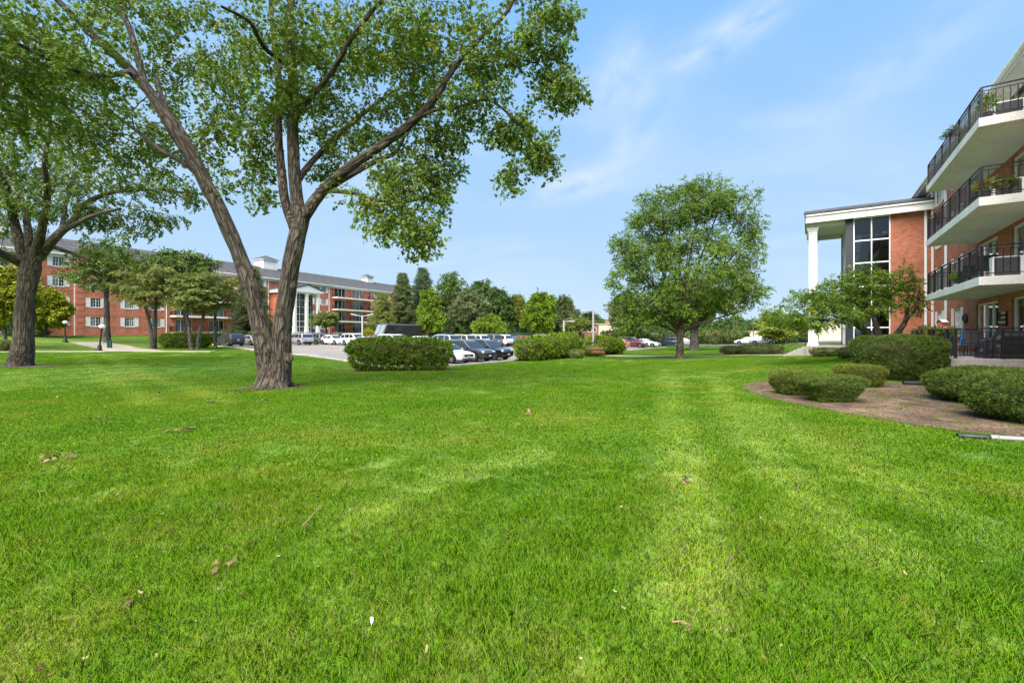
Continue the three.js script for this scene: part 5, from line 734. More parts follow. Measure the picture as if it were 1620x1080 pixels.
// ---------------------------------------------------------------- the buildings, trees and shrubs in place
farBuilding(); nearBuilding();
mainMaple(); leftTree(); rightTree();
const LF = { bright: leafMat(0.170, 0.270, 0.012, 0.42), mid: leafMat(0.120, 0.190, 0.026, 0.42), deep: leafMat(0.080, 0.145, 0.030, 0.42), olive: leafMat(0.235, 0.280, 0.055, 0.55), lime: leafMat(0.280, 0.310, 0.010, 0.4), blue: leafMat(0.106, 0.156, 0.074, 0.38), spruce: leafMat(0.122, 0.158, 0.050, 0.38), yew: leafMat(0.108, 0.165, 0.024, 0.34), yewLight: leafMat(0.180, 0.220, 0.032, 0.32) };
const T = (name, label, o) => simpleTree(name, label, { group: 'trees round the parking lot', ...o });
T('pale_ash', 'feathery grey-green tree behind the olive trees, against the far roof', { px: 292, d: 63, top: 392, hw: 58, bottom: 470, seed: 3, leaf: LF.mid, size: 0.24, dens: 1.1, shape: 'flat', group: undefined });
T('honeylocust', 'stout grey trunk with a light crown before the shuttered brick bay', { px: 168, d: 56, top: 388, hw: 66, bottom: 465, seed: 5, leaf: LF.mid, trunkR: 0.3, size: 0.2, dens: 0.8, shape: 'flat', bark: M.barkGrey, group: undefined });
T('hawthorn', 'low spreading olive-green tree with a slanting side stem beside the path', { px: 244, d: 49, top: 414, hw: 50, bottom: 488, seed: 8, leaf: LF.olive, trunkR: 0.17, size: 0.17, dens: 0.9, shape: 'flat', bark: M.barkGrey, trunks: 2, group: undefined });
T('hawthorn', 'olive-green flat-topped tree on several stems in front of the balconies', { px: 306, d: 47, top: 426, hw: 46, bottom: 496, seed: 12, leaf: LF.olive, trunkR: 0.16, size: 0.17, dens: 0.9, shape: 'flat', bark: M.barkGrey, trunks: 2, group: undefined });
T('hawthorn', 'olive-green tree leaning out towards the big maple trunk', { px: 340, d: 51, top: 430, hw: 56, bottom: 498, seed: 14, leaf: LF.olive, trunkR: 0.15, size: 0.17, dens: 1.0, shape: 'flat', bark: M.barkGrey, group: undefined });
T('magnolia', 'bright yellow-green bushy tree behind the thick shade tree, outer one', { px: 8, d: 45, top: 418, hw: 34, bottom: 512, seed: 15, leaf: LF.lime, size: 0.26, dens: 1.2, trunkR: 0.12, group: undefined });
T('magnolia', 'bright yellow-green bushy tree in front of the shuttered windows', { px: 72, d: 57, top: 456, hw: 26, bottom: 512, seed: 16, leaf: LF.lime, size: 0.26, dens: 1.2, trunkR: 0.12, group: undefined });
T('ornamental_cherry', 'small dull-leaved tree beside the far white columns', { px: 516, d: 84, top: 494, hw: 24, bottom: 514, seed: 18, leaf: LF.olive, size: 0.24, dens: 0.9, shape: 'flat', trunkR: 0.14, group: undefined });
spruce('spruce', 'dark spruce half hidden behind the leaning maple trunk', { px: 398, d: 74, top: 416, hw: 30, seed: 2, leaf: LF.spruce });
spruce('spruce', 'shorter yellow-green spruce in front of the far brick wall', { px: 605, d: 92, top: 458, hw: 26, seed: 4, leaf: LF.olive, open: 0.15 });
spruce('spruce', 'narrow tall spruce at the end of the far roof', { px: 637, d: 98, top: 427, hw: 25, seed: 6, leaf: LF.spruce });
spruce('spruce', 'tallest blue-green spruce among the conifers', { px: 669, d: 104, top: 419, hw: 32, seed: 9, leaf: LF.blue });
T('young_maple', 'fresh green pyramid-shaped tree in front of the spruces', { px: 679, d: 88, top: 457, hw: 27, bottom: 520, seed: 21, leaf: LF.bright, size: 0.34, shape: 'cone' });
T('tall_ash', 'tall thin-crowned tree showing sky between its branches', { px: 712, d: 112, top: 431, hw: 36, bottom: 500, seed: 22, leaf: LF.mid, size: 0.34, dens: 0.7, per: 7 });
T('grey_willow', 'rounded grey-green tree in the middle of the tree row', { px: 742, d: 94, top: 461, hw: 34, bottom: 512, seed: 23, leaf: leafMat(0.130, 0.170, 0.062, 0.35), size: 0.34 });
T('dark_oak', 'darkest green tree rising behind the tree row', { px: 762, d: 112, top: 443, hw: 30, bottom: 510, seed: 24, leaf: LF.deep, size: 0.4 });
T('dark_oak', 'dark green tree with a rounded shoulder in the tree row', { px: 790, d: 108, top: 458, hw: 26, bottom: 512, seed: 25, leaf: LF.deep, size: 0.38 });
T('lilac', 'low light-green tree drooping over the second row of cars', { px: 776, d: 86, top: 502, hw: 27, bottom: 526, seed: 26, leaf: LF.bright, size: 0.3 });
T('thin_birch', 'thin yellowish tree with gaps in its crown', { px: 817, d: 110, top: 466, hw: 24, bottom: 508, seed: 27, leaf: leafMat(0.20, 0.24, 0.03, 0.4), size: 0.34, dens: 0.7 });
T('thin_birch', 'small thin tree between the dark oak and the round maple', { px: 832, d: 116, top: 478, hw: 22, bottom: 512, seed: 28, leaf: LF.mid, size: 0.34, dens: 0.7 });
T('round_maple', 'full egg-shaped green tree above the wild leafy hedge', { px: 855, d: 92, top: 461, hw: 30, bottom: 524, seed: 29, leaf: LF.bright, size: 0.34, dens: 1.2 });
T('juniper', 'ragged dull green tree beside the low brick building', { px: 893, d: 102, top: 471, hw: 26, bottom: 516, seed: 33, leaf: LF.spruce, size: 0.34, shape: 'cone', dens: 1.1 });
T('juniper', 'low spreading brownish-green tree before the low brick building', { px: 918, d: 94, top: 506, hw: 26, bottom: 520, seed: 34, leaf: LF.olive, size: 0.3, dens: 0.7, shape: 'flat' });
T('grey_linden', 'grey-green tree standing behind the crown of the pear tree', { px: 996, d: 82, top: 468, hw: 42, bottom: 516, seed: 35, leaf: leafMat(0.14, 0.175, 0.06, 0.35), size: 0.3 });
T('old_oak', 'tree with a stout pale trunk right behind the pear tree', { px: 1099, d: 60, top: 440, hw: 62, bottom: 508, seed: 36, leaf: LF.mid, size: 0.28, trunkR: 0.5, bark: M.barkGrey });
T('lime_tree', 'light yellow-green tree beyond the low round yews', { px: 1228, d: 84, top: 494, hw: 28, bottom: 536, seed: 37, leaf: leafMat(0.22, 0.26, 0.03, 0.4), size: 0.28, trunkR: 0.12 });
T('lime_tree', 'light green tree behind the white entrance column', { px: 1262, d: 96, top: 500, hw: 30, bottom: 538, seed: 38, leaf: LF.mid, size: 0.3, trunkR: 0.12 });
[[1040, 505, 24], [1078, 502, 26], [1112, 508, 22], [1150, 506, 20], [1166, 503, 17], [1186, 509, 18], [1205, 512, 20], [1228, 506, 22], [1250, 510, 20]].forEach(([px, top, hw], i) => T('distant_tree', ['distant hazy tree far behind the pear tree, outermost', 'distant hazy tree seen under the pear crown', 'distant hazy tree left of the utility poles', 'distant hazy tree beside the utility poles', 'tallest distant hazy tree on the horizon by the utility poles', 'distant hazy tree to the side of the utility poles', 'low distant hazy tree above the far warehouse', 'distant hazy tree behind the lime tree', 'distant hazy tree behind the entrance steps'][i], { px, d: 230 + 14 * (i % 3), top, hw, bottom: 524, seed: 50 + i, leaf: LF.deep, size: 0.9, dens: 0.6, per: 6, trunkR: 0.4, group: 'distant trees on the horizon' }));
for (let i = 0; i < 16; i++) { const px = 690 + i * 20 + (i * 7) % 9, at = ['behind the young maple', 'behind the tall ash', 'behind the grey willow', 'behind the dark oaks', 'behind the lilac', 'behind the thin birches', 'behind the round maple', 'behind the junipers'][Math.floor(i / 2)]; T('woodland_tree', `${i % 2 ? 'farther' : 'nearer'} bushy tree of the back row ${at}`, { px, d: 138 + (i % 3) * 9, top: [492, 498, 487, 500, 494][i % 5] + (i > 10 ? 8 : 0), hw: 19, bottom: 529, seed: 120 + i, leaf: i % 3 ? LF.mid : LF.deep, size: 0.55, dens: 0.6, per: 8, trunkR: 0.2, group: 'back row of trees behind the lot' }); }
{ // crab-apple by the entrance: several crooked stems and a wide low crown
  const d = 25.2, b = GV(1388, d), L = (pts, r, o = {}) => ({ pts: pl(pts, d), rad: prad(r, d), ...o });
  const limbs = [L([[1388, 572], [1386, 548], [1376, 528], [1352, 512, -0.3], [1320, 500, -0.6]], [7, 6, 5, 4, 2], { trunk: true, from: 0.5 }), L([[1390, 572], [1394, 545], [1388, 520], [1380, 495, 0.4], [1372, 470, 0.6]], [6, 5, 4, 3, 1.6], { trunk: true, from: 0.5 }), L([[1394, 572], [1408, 545], [1424, 522], [1434, 505], [1436, 470]], [6, 5, 4.2, 3.2, 1.6], { trunk: true, from: 0.45 }), L([[1350, 512, -0.3], [1300, 505, -1], [1256, 500, -1.2]], [3, 2, 1.2]), L([[1380, 500, 0.4], [1340, 475, 0.9], [1300, 462, 1.2]], [3, 2, 1]), L([[1430, 510], [1448, 490, -0.6], [1456, 455, -0.8]], [2.6, 2, 1])];
  const C = [[1250, 500, 32, 20, -1, 18], [1290, 480, 40, 24, 0, 28], [1330, 465, 40, 26, 0.5, 32], [1375, 455, 36, 26, 0.3, 28], [1330, 495, 50, 18, -0.8, 24], [1285, 510, 30, 12, -1, 10], [1365, 430, 22, 12, 0.3, 9], [1420, 455, 26, 30, 0, 22], [1440, 440, 14, 22, -0.4, 8], [1398, 485, 30, 16, -0.6, 12], [1447, 480, 14, 16, -0.4, 7], [1225, 505, 12, 10, -1, 4]];
  tree('crabapple_tree', 'low wide crab-apple tree in front of the entrance glazing', 'tree', b, limbs, C.map(([px, py, rx, ry, dd, n]) => { const q = d + dd, k = q / FOC; return [P(px, py, q), rx * k, ry * k, Math.max(0.4, rx * k * 0.9), n]; }), { seed: 71, sides: 12, per: 10, midShare: 0.5, cr: 0.32, droop: 0.2, tip: 0.006, leaf: leafMat(0.135, 0.220, 0.016, 0.46), tint: tintOf(0.55, 1.4, 0.03), bark: M.barkGrey, sprays: [1, 2, 3].map((s) => spray('oval', 9, 0.10, 0.26, { seed: s + 90, droop: 0.35, flat: 0.25 })) });
}
const shrubAt = (name, label, px, d, rx, ry, rz, o) => shrub(name, label, { pos: GV(px, d), rx, ry, rz, ...o });
const KT = Math.atan2(CA, SA);   // turn that lays a hedge along the near building's direction
shrubAt('clipped_hedge', 'broad clipped bright green hedge standing on bare stems at the lot corner', 632, 26.6, 3.0, 0.92, 0.95, { e: 0.5, seed: 3, size: 0.075, n: 5200, per: 10, leaf: LF.bright, tint: tintOf(0.5, 1.35, 0.01), rough: 0.09, wild: 0.14, stems: 60, undercut: 0.12 });
{ const x = X(632, 26.6); soilRing(x, 26.3, 3.5, 1.25); }
[['wild leafy hedge bush next to the black suv', 32.9, 1.75, 0.95, 1.3], ['tall middle bush of the wild leafy hedge', 36.1, 1.9, 1.05, 1.3], ['tallest bush with long shoots at the end of the wild leafy hedge', 39.3, 1.6, 1.15, 1.3]].forEach(([l, u, rx, ry, rz], i) => { const [x, d] = uv2xd(u, -19.7); shrub('wild_bush', l, { pos: v3(x, H(x, d), -d), rx, ry, rz, turn: KT, e: 0.8, seed: 20 + i, size: 0.10, n: 1900, per: 9, leaf: LF.bright, tint: tintOf(0.55, 1.35, 0.03), rough: 0.14, wild: 0.35, category: 'bush', group: 'wild hedge bushes by the lot' }); });
[['bush with yellow tips behind the bench', 45.4, -18.9, 1.9, 0.98, 1.4], ['bush next to the light pole behind the bench', 48.4, -18.7, 1.7, 0.85, 1.3]].forEach(([l, u, v, rx, ry, rz], i) => { const [x, d] = uv2xd(u, v); shrub('wild_bush', l, { pos: v3(x, H(x, d), -d), rx, ry, rz, turn: KT, e: 0.8, seed: 30 + i, size: 0.10, n: 1600, per: 9, leaf: LF.bright, tint: tintOf(0.6, 1.35, 0.08), rough: 0.12, wild: 0.3, category: 'bush', group: 'wild hedge bushes by the lot' }); });
shrubAt('round_yew', 'small dome-shaped yew at the end of the wild leafy hedge', 908, 41.5, 0.95, 0.36, 0.8, { e: 0.8, seed: 41, size: 0.1, n: 700, per: 9, kind: 'narrow', leaf: LF.yewLight, category: 'shrub' });
shrubAt('round_yew', 'dome-shaped yew just behind the bench', 938, 45.5, 1.15, 0.5, 0.9, { e: 0.8, seed: 42, size: 0.1, n: 700, per: 9, kind: 'narrow', leaf: LF.yewLight, category: 'shrub' });
shrubAt('low_yew', 'flat-domed low yew behind, by the entrance path', 1168, 41.0, 1.6, 0.36, 0.9, { e: 0.75, seed: 43, size: 0.09, n: 1100, per: 10, kind: 'narrow', leaf: LF.yew, category: 'shrub' });
shrubAt('low_yew', 'wider flat-domed low yew in front, by the entrance path', 1203, 39.4, 1.85, 0.42, 1.0, { e: 0.72, seed: 44, size: 0.09, n: 1300, per: 10, kind: 'narrow', leaf: LF.yew, category: 'shrub' });
shrubAt('low_yew', 'dark low yew in front of the entrance steps', 1308, 31.6, 1.1, 0.29, 0.6, { e: 0.7, seed: 45, size: 0.07, n: 900, per: 10, kind: 'narrow', leaf: LF.yew, category: 'shrub' });
shrubAt('low_yew', 'dark low yew between the steps and the big square hedge', 1344, 28.6, 0.72, 0.33, 0.5, { e: 0.7, seed: 46, size: 0.07, n: 800, per: 10, kind: 'narrow', leaf: LF.yew, category: 'shrub' });
shrubAt('square_hedge', 'big square-cut dark yew hedge in front of the patio', 1422, 16.6, 1.42, 0.76, 1.05, { turn: 0.35, e: 0.42, seed: 47, size: 0.045, n: 15000, per: 12, kind: 'narrow', leaf: LF.yew, tint: tintOf(0.55, 1.45, 0.012), rough: 0.05 });
shrubAt('mound_yew', 'wide mounded dark yew in the bed below the patio', 1566, 11.3, 1.42, 0.40, 1.0, { turn: 0.2, e: 0.8, seed: 48, size: 0.044, n: 12000, per: 12, kind: 'narrow', leaf: LF.yew, tint: tintOf(0.55, 1.4, 0.012), rough: 0.06, category: 'shrub' });
shrubAt('mound_yew', 'rounded dark yew at the picture edge in front of the bed', 1634, 8.9, 1.12, 0.47, 0.9, { e: 0.85, seed: 49, size: 0.042, n: 12000, per: 12, kind: 'narrow', leaf: LF.yew, tint: tintOf(0.55, 1.4, 0.012), rough: 0.07, category: 'shrub' });
shrubAt('clipped_yew', 'rounded clipped yew behind the bowl-shaped one in the bed', 1262, 12.9, 0.66, 0.33, 0.55, { e: 0.5, seed: 51, size: 0.038, n: 6500, per: 11, kind: 'narrow', leaf: leafMat(0.150, 0.195, 0.030, 0.34), tint: tintOf(0.6, 1.5, 0.01), category: 'shrub', undercut: 0.22 });
shrubAt('clipped_yew', 'bowl-shaped flat-topped yew nearest the lawn edge of the bed', 1314, 11.5, 0.70, 0.31, 0.5, { e: 0.36, seed: 52, size: 0.036, n: 6500, per: 11, kind: 'narrow', leaf: LF.yew, tint: tintOf(0.6, 1.5, 0.01), category: 'shrub', undercut: 0.42 });
shrubAt('clipped_yew', 'square-topped light yew next to the big square hedge', 1361, 14.4, 0.60, 0.33, 0.5, { e: 0.38, seed: 53, size: 0.036, n: 6000, per: 11, kind: 'narrow', leaf: LF.yewLight, tint: tintOf(0.6, 1.35, 0.01), category: 'shrub', undercut: 0.25 });
shrubAt('low_hedge', 'bright low box hedge beside the olive-green trees', 293, 53, 2.9, 0.80, 1.0, { e: 0.5, seed: 54, size: 0.12, n: 2000, per: 9, leaf: LF.bright, rough: 0.08 });
shrubAt('low_hedge', 'dark strip of clipped hedge behind the thick tree trunk', 30, 57, 3.6, 0.42, 0.7, { e: 0.45, seed: 55, size: 0.12, n: 1100, per: 9, leaf: LF.deep });
shrubAt('ball_shrub', 'brownish-green ball shrub beside the thick tree trunk, outer', 2, 41, 0.75, 0.52, 0.7, { e: 0.8, seed: 56, size: 0.09, n: 600, per: 9, leaf: LF.olive, category: 'shrub' });
shrubAt('ball_shrub', 'brownish-green ball shrub touching the thick tree trunk', 14, 42.5, 0.6, 0.46, 0.6, { e: 0.8, seed: 57, size: 0.09, n: 600, per: 9, leaf: LF.olive, category: 'shrub' });
shrubAt('low_hedge', 'dark low hedge under the far balconies behind the white sedan', 540, 86, 3.4, 0.5, 0.8, { e: 0.5, seed: 58, size: 0.16, n: 900, per: 9, leaf: LF.deep });
shrubAt('ball_shrub', 'bright ball shrub beside the black motor coach', 583, 88, 1.3, 1.1, 1.2, { e: 0.85, seed: 59, size: 0.16, n: 800, per: 9, leaf: LF.lime, category: 'shrub' });
shrubAt('low_hedge', 'dark hedge by the dark grey suv under the far balconies', 352, 68, 4.6, 0.55, 0.8, { e: 0.5, seed: 60, size: 0.14, n: 1000, per: 9, leaf: LF.deep });
[[972, 84, 2.6, 1.3], [1000, 86, 2.8, 1.5], [1030, 88, 2.8, 1.4], [1052, 92, 2.6, 1.5], [1078, 98, 2.6, 1.4], [1106, 99, 2.6, 1.6], [1128, 97, 2.4, 1.7], [1150, 98, 2.4, 1.5], [1170, 99, 2.2, 1.6], [1228, 92, 2.2, 1.5], [1248, 93, 2.4, 1.5]].forEach(([px, d, rx, ry], i) => shrubAt('roadside_bush', ['dark bush behind the bush by the bench', 'dark bush behind the orange hatchback', 'dark bush behind the maroon minivan', 'bush behind the far navy suv', 'bush just beside the slim pear trunk', 'bush by the pale stout trunk', 'bush between the pale trunk and the round yews', 'bush above the back of the round yews', 'bush beside the far white sedan', 'bush under the lime tree', 'bush seen beside the step handrail'][i], px, d, rx, ry, 1.6, { e: 0.85, seed: 80 + i, size: 0.2, n: 700, per: 9, leaf: i < 4 ? LF.deep : LF.mid, rough: 0.16, wild: 0.2, category: 'bush', group: 'roadside bushes behind the lot' }));
cars(); motorCoach();
scatterGrass();

// ---------------------------------------------------------------- lamps, poles, bench, fence, far buildings
const poleGrey = std({ color: rgb(0.36, 0.36, 0.35), roughness: 0.6, metalness: 0.2 }), globe = phy({ color: rgb(0.80, 0.80, 0.77), roughness: 0.3, transmission: 0.2, thickness: 0 });
function globeLamp(px, d, lean, label) {
  const t = thing('garden_lamp', label, 'lamp', GV(px, d), 0, 'globe lamps on black posts'); const tilt = new THREE.Matrix4().makeRotationZ(-lean), A_ = (g) => g.applyMatrix4(tilt);
  part('base', A_(new THREE.LatheGeometry([[0.28, -0.05], [0.28, 0.12], [0.18, 0.2], [0.15, 0.5], [0.09, 0.62]].map((p) => new THREE.Vector2(...p)), 16)), M.blackMetal, t); part('post', A_(new THREE.CylinderGeometry(0.055, 0.075, 1.6, 12).translate(0, 1.35, 0)), M.blackMetal, t);
  part('collar', A_(new THREE.LatheGeometry([[0.06, 2.02], [0.14, 2.08], [0.14, 2.14], [0.08, 2.2]].map((p) => new THREE.Vector2(...p)), 14)), M.blackMetal, t); part('globe', A_(new THREE.SphereGeometry(0.23, 20, 14).scale(1.1, 0.9, 1.1).translate(0, 2.33, 0)), globe, t);
}
globeLamp(156, 43, 0.13, 'black globe lamp leaning over at the corner of the pale path'); globeLamp(102.5, 53.5, 0.0, 'upright black globe lamp on the lawn near the shuttered windows');
{ const t = thing('utility_post', 'pair of dark green service posts by the grey honeylocust trunk', 'post', GV(172.5, 50)); const m = std({ color: rgb(0.012, 0.06, 0.04), roughness: 0.5 }); for (const x of [-0.14, 0.16]) { part('post', rboxAt(x - 0.09, x + 0.09, -0.05, 0.78 + x * 0.2, -0.09, 0.09, 0.04), m, t); part('cap', rboxAt(x - 0.11, x + 0.11, 0.78 + x * 0.2, 0.84 + x * 0.2, -0.11, 0.11, 0.03), m, t); } }
function lightPole(px, d, top, label, arms) {
  const b = GV(px, d), h = Y(top, d) - b.y, t = thing('light_pole', label, 'light pole', b, 0, 'lot light poles'); part('pole', rboxAt(-0.09, 0.09, -0.1, h, -0.09, 0.09, 0.02), poleGrey, t); part('foot', new THREE.CylinderGeometry(0.24, 0.26, 0.5, 14).translate(0, 0.15, 0), M.concrete, t);
  for (const [s, rise] of arms) { part('arm', bar(v3(0, h - 0.12, 0), v3(s * 0.55, h - 0.12 + rise * 0.4, 0), 0.04), poleGrey, t); const g = rbox(0.8, 0.13, 0.34, 0.04).clone(); g.rotateZ(s * rise * 0.6); g.translate(s * 0.95, h - 0.12 + rise * 0.6, 0); part('lamp_head', g, poleGrey, t); }
}
lightPole(573, 54, 499, 'two-armed light pole above the clipped hedge', [[-1, 0.35], [1, 0.35]]); lightPole(892, 56, 507, 'short pale light pole above the wild leafy hedge', [[1, 0.05]]); lightPole(938.5, 47, 489, 'tall light pole with one lamp head behind the bench', [[-1, -0.1]]);
{ // park bench
  const d = 43.6, t = thing('park_bench', 'small wooden bench with black iron ends beside the path', 'bench', GV(945, d), 0.12), wood = std({ color: rgb(0.36, 0.12, 0.035), roughness: 0.6 });
  for (let k = 0; k < 4; k++) part('seat_slat', rboxAt(-0.66, 0.66, 0.43, 0.455, 0.30 - k * 0.115, 0.395 - k * 0.115, 0.008), wood, t);
  { const s = new THREE.Shape(); s.moveTo(-0.66, 0.80); s.quadraticCurveTo(0, 0.96, 0.66, 0.80); s.lineTo(0.66, 0.72); s.quadraticCurveTo(0, 0.87, -0.66, 0.72); const g = new THREE.ExtrudeGeometry(s, { depth: 0.03, bevelEnabled: false }); g.translate(0, 0, -0.16); part('top_rail', g, wood, t); } part('lower_rail', rboxAt(-0.66, 0.66, 0.50, 0.56, -0.13, -0.10, 0.008), wood, t);
  for (let k = -5; k <= 5; k++) { const r = new THREE.TorusGeometry(0.075, 0.009, 5, 14); r.translate(k * 0.115, 0.66, -0.13); part('scroll', r, M.blackMetal, t); }
  for (const s of [-1, 1]) { const x = s * 0.69; part('leg', [bar(v3(x, -0.02, 0.40), v3(x, 0.62, 0.36), 0.022), bar(v3(x, -0.02, -0.22), v3(x, 0.45, -0.08), 0.022)], M.blackMetal, t); part('armrest', [bar(v3(x, 0.62, 0.40), v3(x, 0.64, -0.12), 0.022), bar(v3(x, 0.43, -0.08), v3(x, 0.83, -0.17), 0.02), bar(v3(x, 0.42, 0.38), v3(x, 0.42, -0.1), 0.018)], M.blackMetal, t); }
}
{ const t = thing('lot_fence', 'dark green screen fence behind the second row of cars', 'fence', GV(700, 96)), o = t.position, m = std({ color: rgb(0.016, 0.05, 0.035), roughness: 0.8 }); const a = GV(700, 96), b = GV(925, 100), n = 22; for (let i = 0; i < n; i++) { const p = a.clone().lerp(b, i / n), q = a.clone().lerp(b, (i + 1) / n), L = p.distanceTo(q), g = rboxAt(0.03, L - 0.03, 0.05, 1.9, -0.02, 0.02, 0.01); g.rotateY(Math.atan2(-(q.z - p.z), q.x - p.x)); g.translate(p.x - o.x, H(p.x, -p.z) - o.y, p.z - o.z); part('panel', g, m, t); part('post', new THREE.CylinderGeometry(0.04, 0.04, 2.1, 8).translate(p.x - o.x, H(p.x, -p.z) - o.y + 1, p.z - o.z), m, t); } }
function lowBlock(name, label, px0, px1, d, y1, mat, extra) { const x0 = X(px0, d), x1 = X(px1, d), t = thing(name, label, 'building', [(x0 + x1) / 2, H((x0 + x1) / 2, d), -d]), w = (x1 - x0) / 2, h = Y(y1, d) - t.position.y; part('wall', box(-w, w, -1, h, -14, 0), mat, t); part('parapet', rboxAt(-w - 0.15, w + 0.15, h + 0.0, h + 0.28, -14.15, 0.15, 0.03), M.concrete, t); extra?.(t, w, h); return t; }
const tan = mottled(181, [206, 190, 166], 26, 3, 6), brown = mottled(191, [150, 122, 104], 26, 3, 6);
lowBlock('brick_hall', 'low brick hall with dark roof edge beyond the lot', 921, 946, 116, 513, mottled(185, [128, 82, 64], 26, 3, 6), (t, w, h) => { for (let k = -1; k <= 1; k++) { const g = holder('window', t, [k * w * 0.55, h - 1.9, 0.02]); part('frame', frameGeo(1.0, 1.1, 0.07, 0.1).translate(-0.5, 0, 0.03), M.whiteTrim, g); part('pane', box(-0.43, 0.43, 0.07, 1.03, -0.03, -0.01), M.glass, g); } });
lowBlock('beige_hall', 'low beige hall next to the brick hall beyond the lot', 946.5, 1016, 117, 513.5, tan);
lowBlock('brown_hall', 'long brown flat-roofed hall behind the brick and beige halls', 908, 988, 140, 505.5, brown, (t, w, h) => { part('rooftop_unit', rboxAt(w * 0.45, w * 0.7, h + 0.28, h + 1.5, -4, -1.5, 0.05), M.concrete, t); part('vent_pipe', new THREE.CylinderGeometry(0.15, 0.15, 3, 8).translate(w * 0.1, h + 1.5, -3), poleGrey, t); });
lowBlock('warehouse', 'long pale warehouse on the horizon beyond the far lot', 1166, 1250, 190, 524, tan);
lowBlock('garage_block', 'beige block seen between the white column and the dark pier', 1296, 1345, 105, 513, tan);
[[1161, 504], [1166, 506], [1192, 512]].forEach(([px, top], i) => { const d = 170, b = GV(px, d), h = Y(top, d) - b.y, t = thing('utility_pole', ['utility pole farthest from the entrance column', 'utility pole in the middle of the three', 'shorter utility pole nearest the entrance column'][i], 'pole', b, 0, 'utility poles on the horizon'); part('pole', new THREE.CylinderGeometry(0.16, 0.22, h, 8).translate(0, h / 2, 0), M.twig, t); part('crossarm', rboxAt(-1.1, 1.1, h - 0.9, h - 0.7, -0.08, 0.08, 0.02), M.twig, t); });

// ---------------------------------------------------------------- balconies and patio
const onB = (u, y, v) => { const [x, d] = uv2xd(u, v); return v3(x, y, -d); }, BT = Math.atan2(-CA, -SA);
const acDark = std({ color: rgb(0.07, 0.072, 0.075), roughness: 0.6 });
[[9.2, 'air conditioner on the topmost balcony'], [6.45, 'air conditioner on the middle balcony beside the pink flowers'], [3.7, 'air conditioner on the lowest balcony']].forEach(([y, l], i) => {
  const t = thing('air_conditioner', l, 'air conditioner', onB(23.4 + i * 0.12, y, 5.9), BT + Math.PI / 2, 'outdoor air conditioners'); part('casing', [rboxAt(-0.46, 0.46, 0.08, 0.82, -0.2, 0.2, 0.03)], M.whiteTrim, t); const s = []; for (let k = 0; k < 9; k++) s.push(rboxAt(-0.40, 0.24, 0.15 + k * 0.07, 0.185 + k * 0.07, 0.2, 0.215, 0.005)); part('grille', s, acDark, t); part('grille_backing', box(-0.41, 0.25, 0.13, 0.78, 0.195, 0.203), acDark, t);
  for (const x of [-0.33, 0.33]) part('foot', rboxAt(x - 0.04, x + 0.04, 0, 0.08, -0.22, 0.22, 0.01), acDark, t);
});
function flowerPot(pos, label, petal, leafC, { h = 0.26, r = 0.15, n = 130, spread = 0.24, tall = 0.3, pot = [0.05, 0.05, 0.055], hang = 0 } = {}) {
  const t = thing('flower_pot', label, 'plant', pos, 0, 'potted plants'), R = mulberry(Math.round(Math.abs(pos.x * 97 + pos.y * 31))); part('pot', new THREE.LatheGeometry([[0, 0], [r * 0.75, 0], [r, h], [r * 1.08, h], [r * 1.08, h * 0.88], [r * 0.9, h * 0.86]].map((p) => new THREE.Vector2(...p)), 16), std({ color: rgb(...pot), roughness: 0.7 }), t); part('soil', new THREE.CylinderGeometry(r * 0.92, r * 0.92, 0.02, 14).translate(0, h * 0.9, 0), M.soil, t);
  const lv = [], fl = []; for (let i = 0; i < n; i++) { const b = ball(R), p = v3(b.x * spread, h + tall * (0.5 + 0.5 * b.y) - hang * Math.hypot(b.x, b.z) * 0.3, b.z * spread); const dir = v3(b.x, 0.4 + b.y * 0.5, b.z).normalize(); lv.push([p, dir, lerp(0.7, 1.2, R())]); if (petal && R() < 0.45) fl.push([p.clone().add(dir.clone().multiplyScalar(0.06)), dir, lerp(0.7, 1.2, R())]); }
  foliage('leaves', lv, [spray('oval', 5, 0.07, 0.13, { seed: 3 })], leafC, t, tintOf(0.7, 1.3, 0)); if (fl.length) foliage('blossoms', fl, [spray('oval', 6, 0.045, 0.03, { seed: 9, spread: 2.5, droop: 0 })], leafMat(...petal, 0.3), t, tintOf(0.8, 1.2, 0)); return t;
}
flowerPot(onB(22.45, 6.45, 5.05), 'pot of magenta flowers at the corner of the middle balcony', [0.5, 0.03, 0.2], LF.lime); flowerPot(onB(22.4, 6.45, 5.55), 'pot of pale pink flowers beside the magenta ones', [0.6, 0.25, 0.35], LF.mid); flowerPot(onB(22.5, 9.2, 5.1), 'tall leafy green plant at the corner of the topmost balcony', null, LF.bright, { tall: 0.6, n: 110, spread: 0.22 }); flowerPot(onB(24.9, 9.2, 5.1), 'leafy potted plant along the railing of the topmost balcony', null, LF.mid, { tall: 0.4, n: 80, spread: 0.18 }); flowerPot(onB(26.6, 10.15, 4.98), 'trailing grey-green planter hung on the topmost railing', null, leafMat(0.10, 0.16, 0.10, 0.3), { h: 0.2, tall: 0.22, spread: 0.3, hang: 1 });
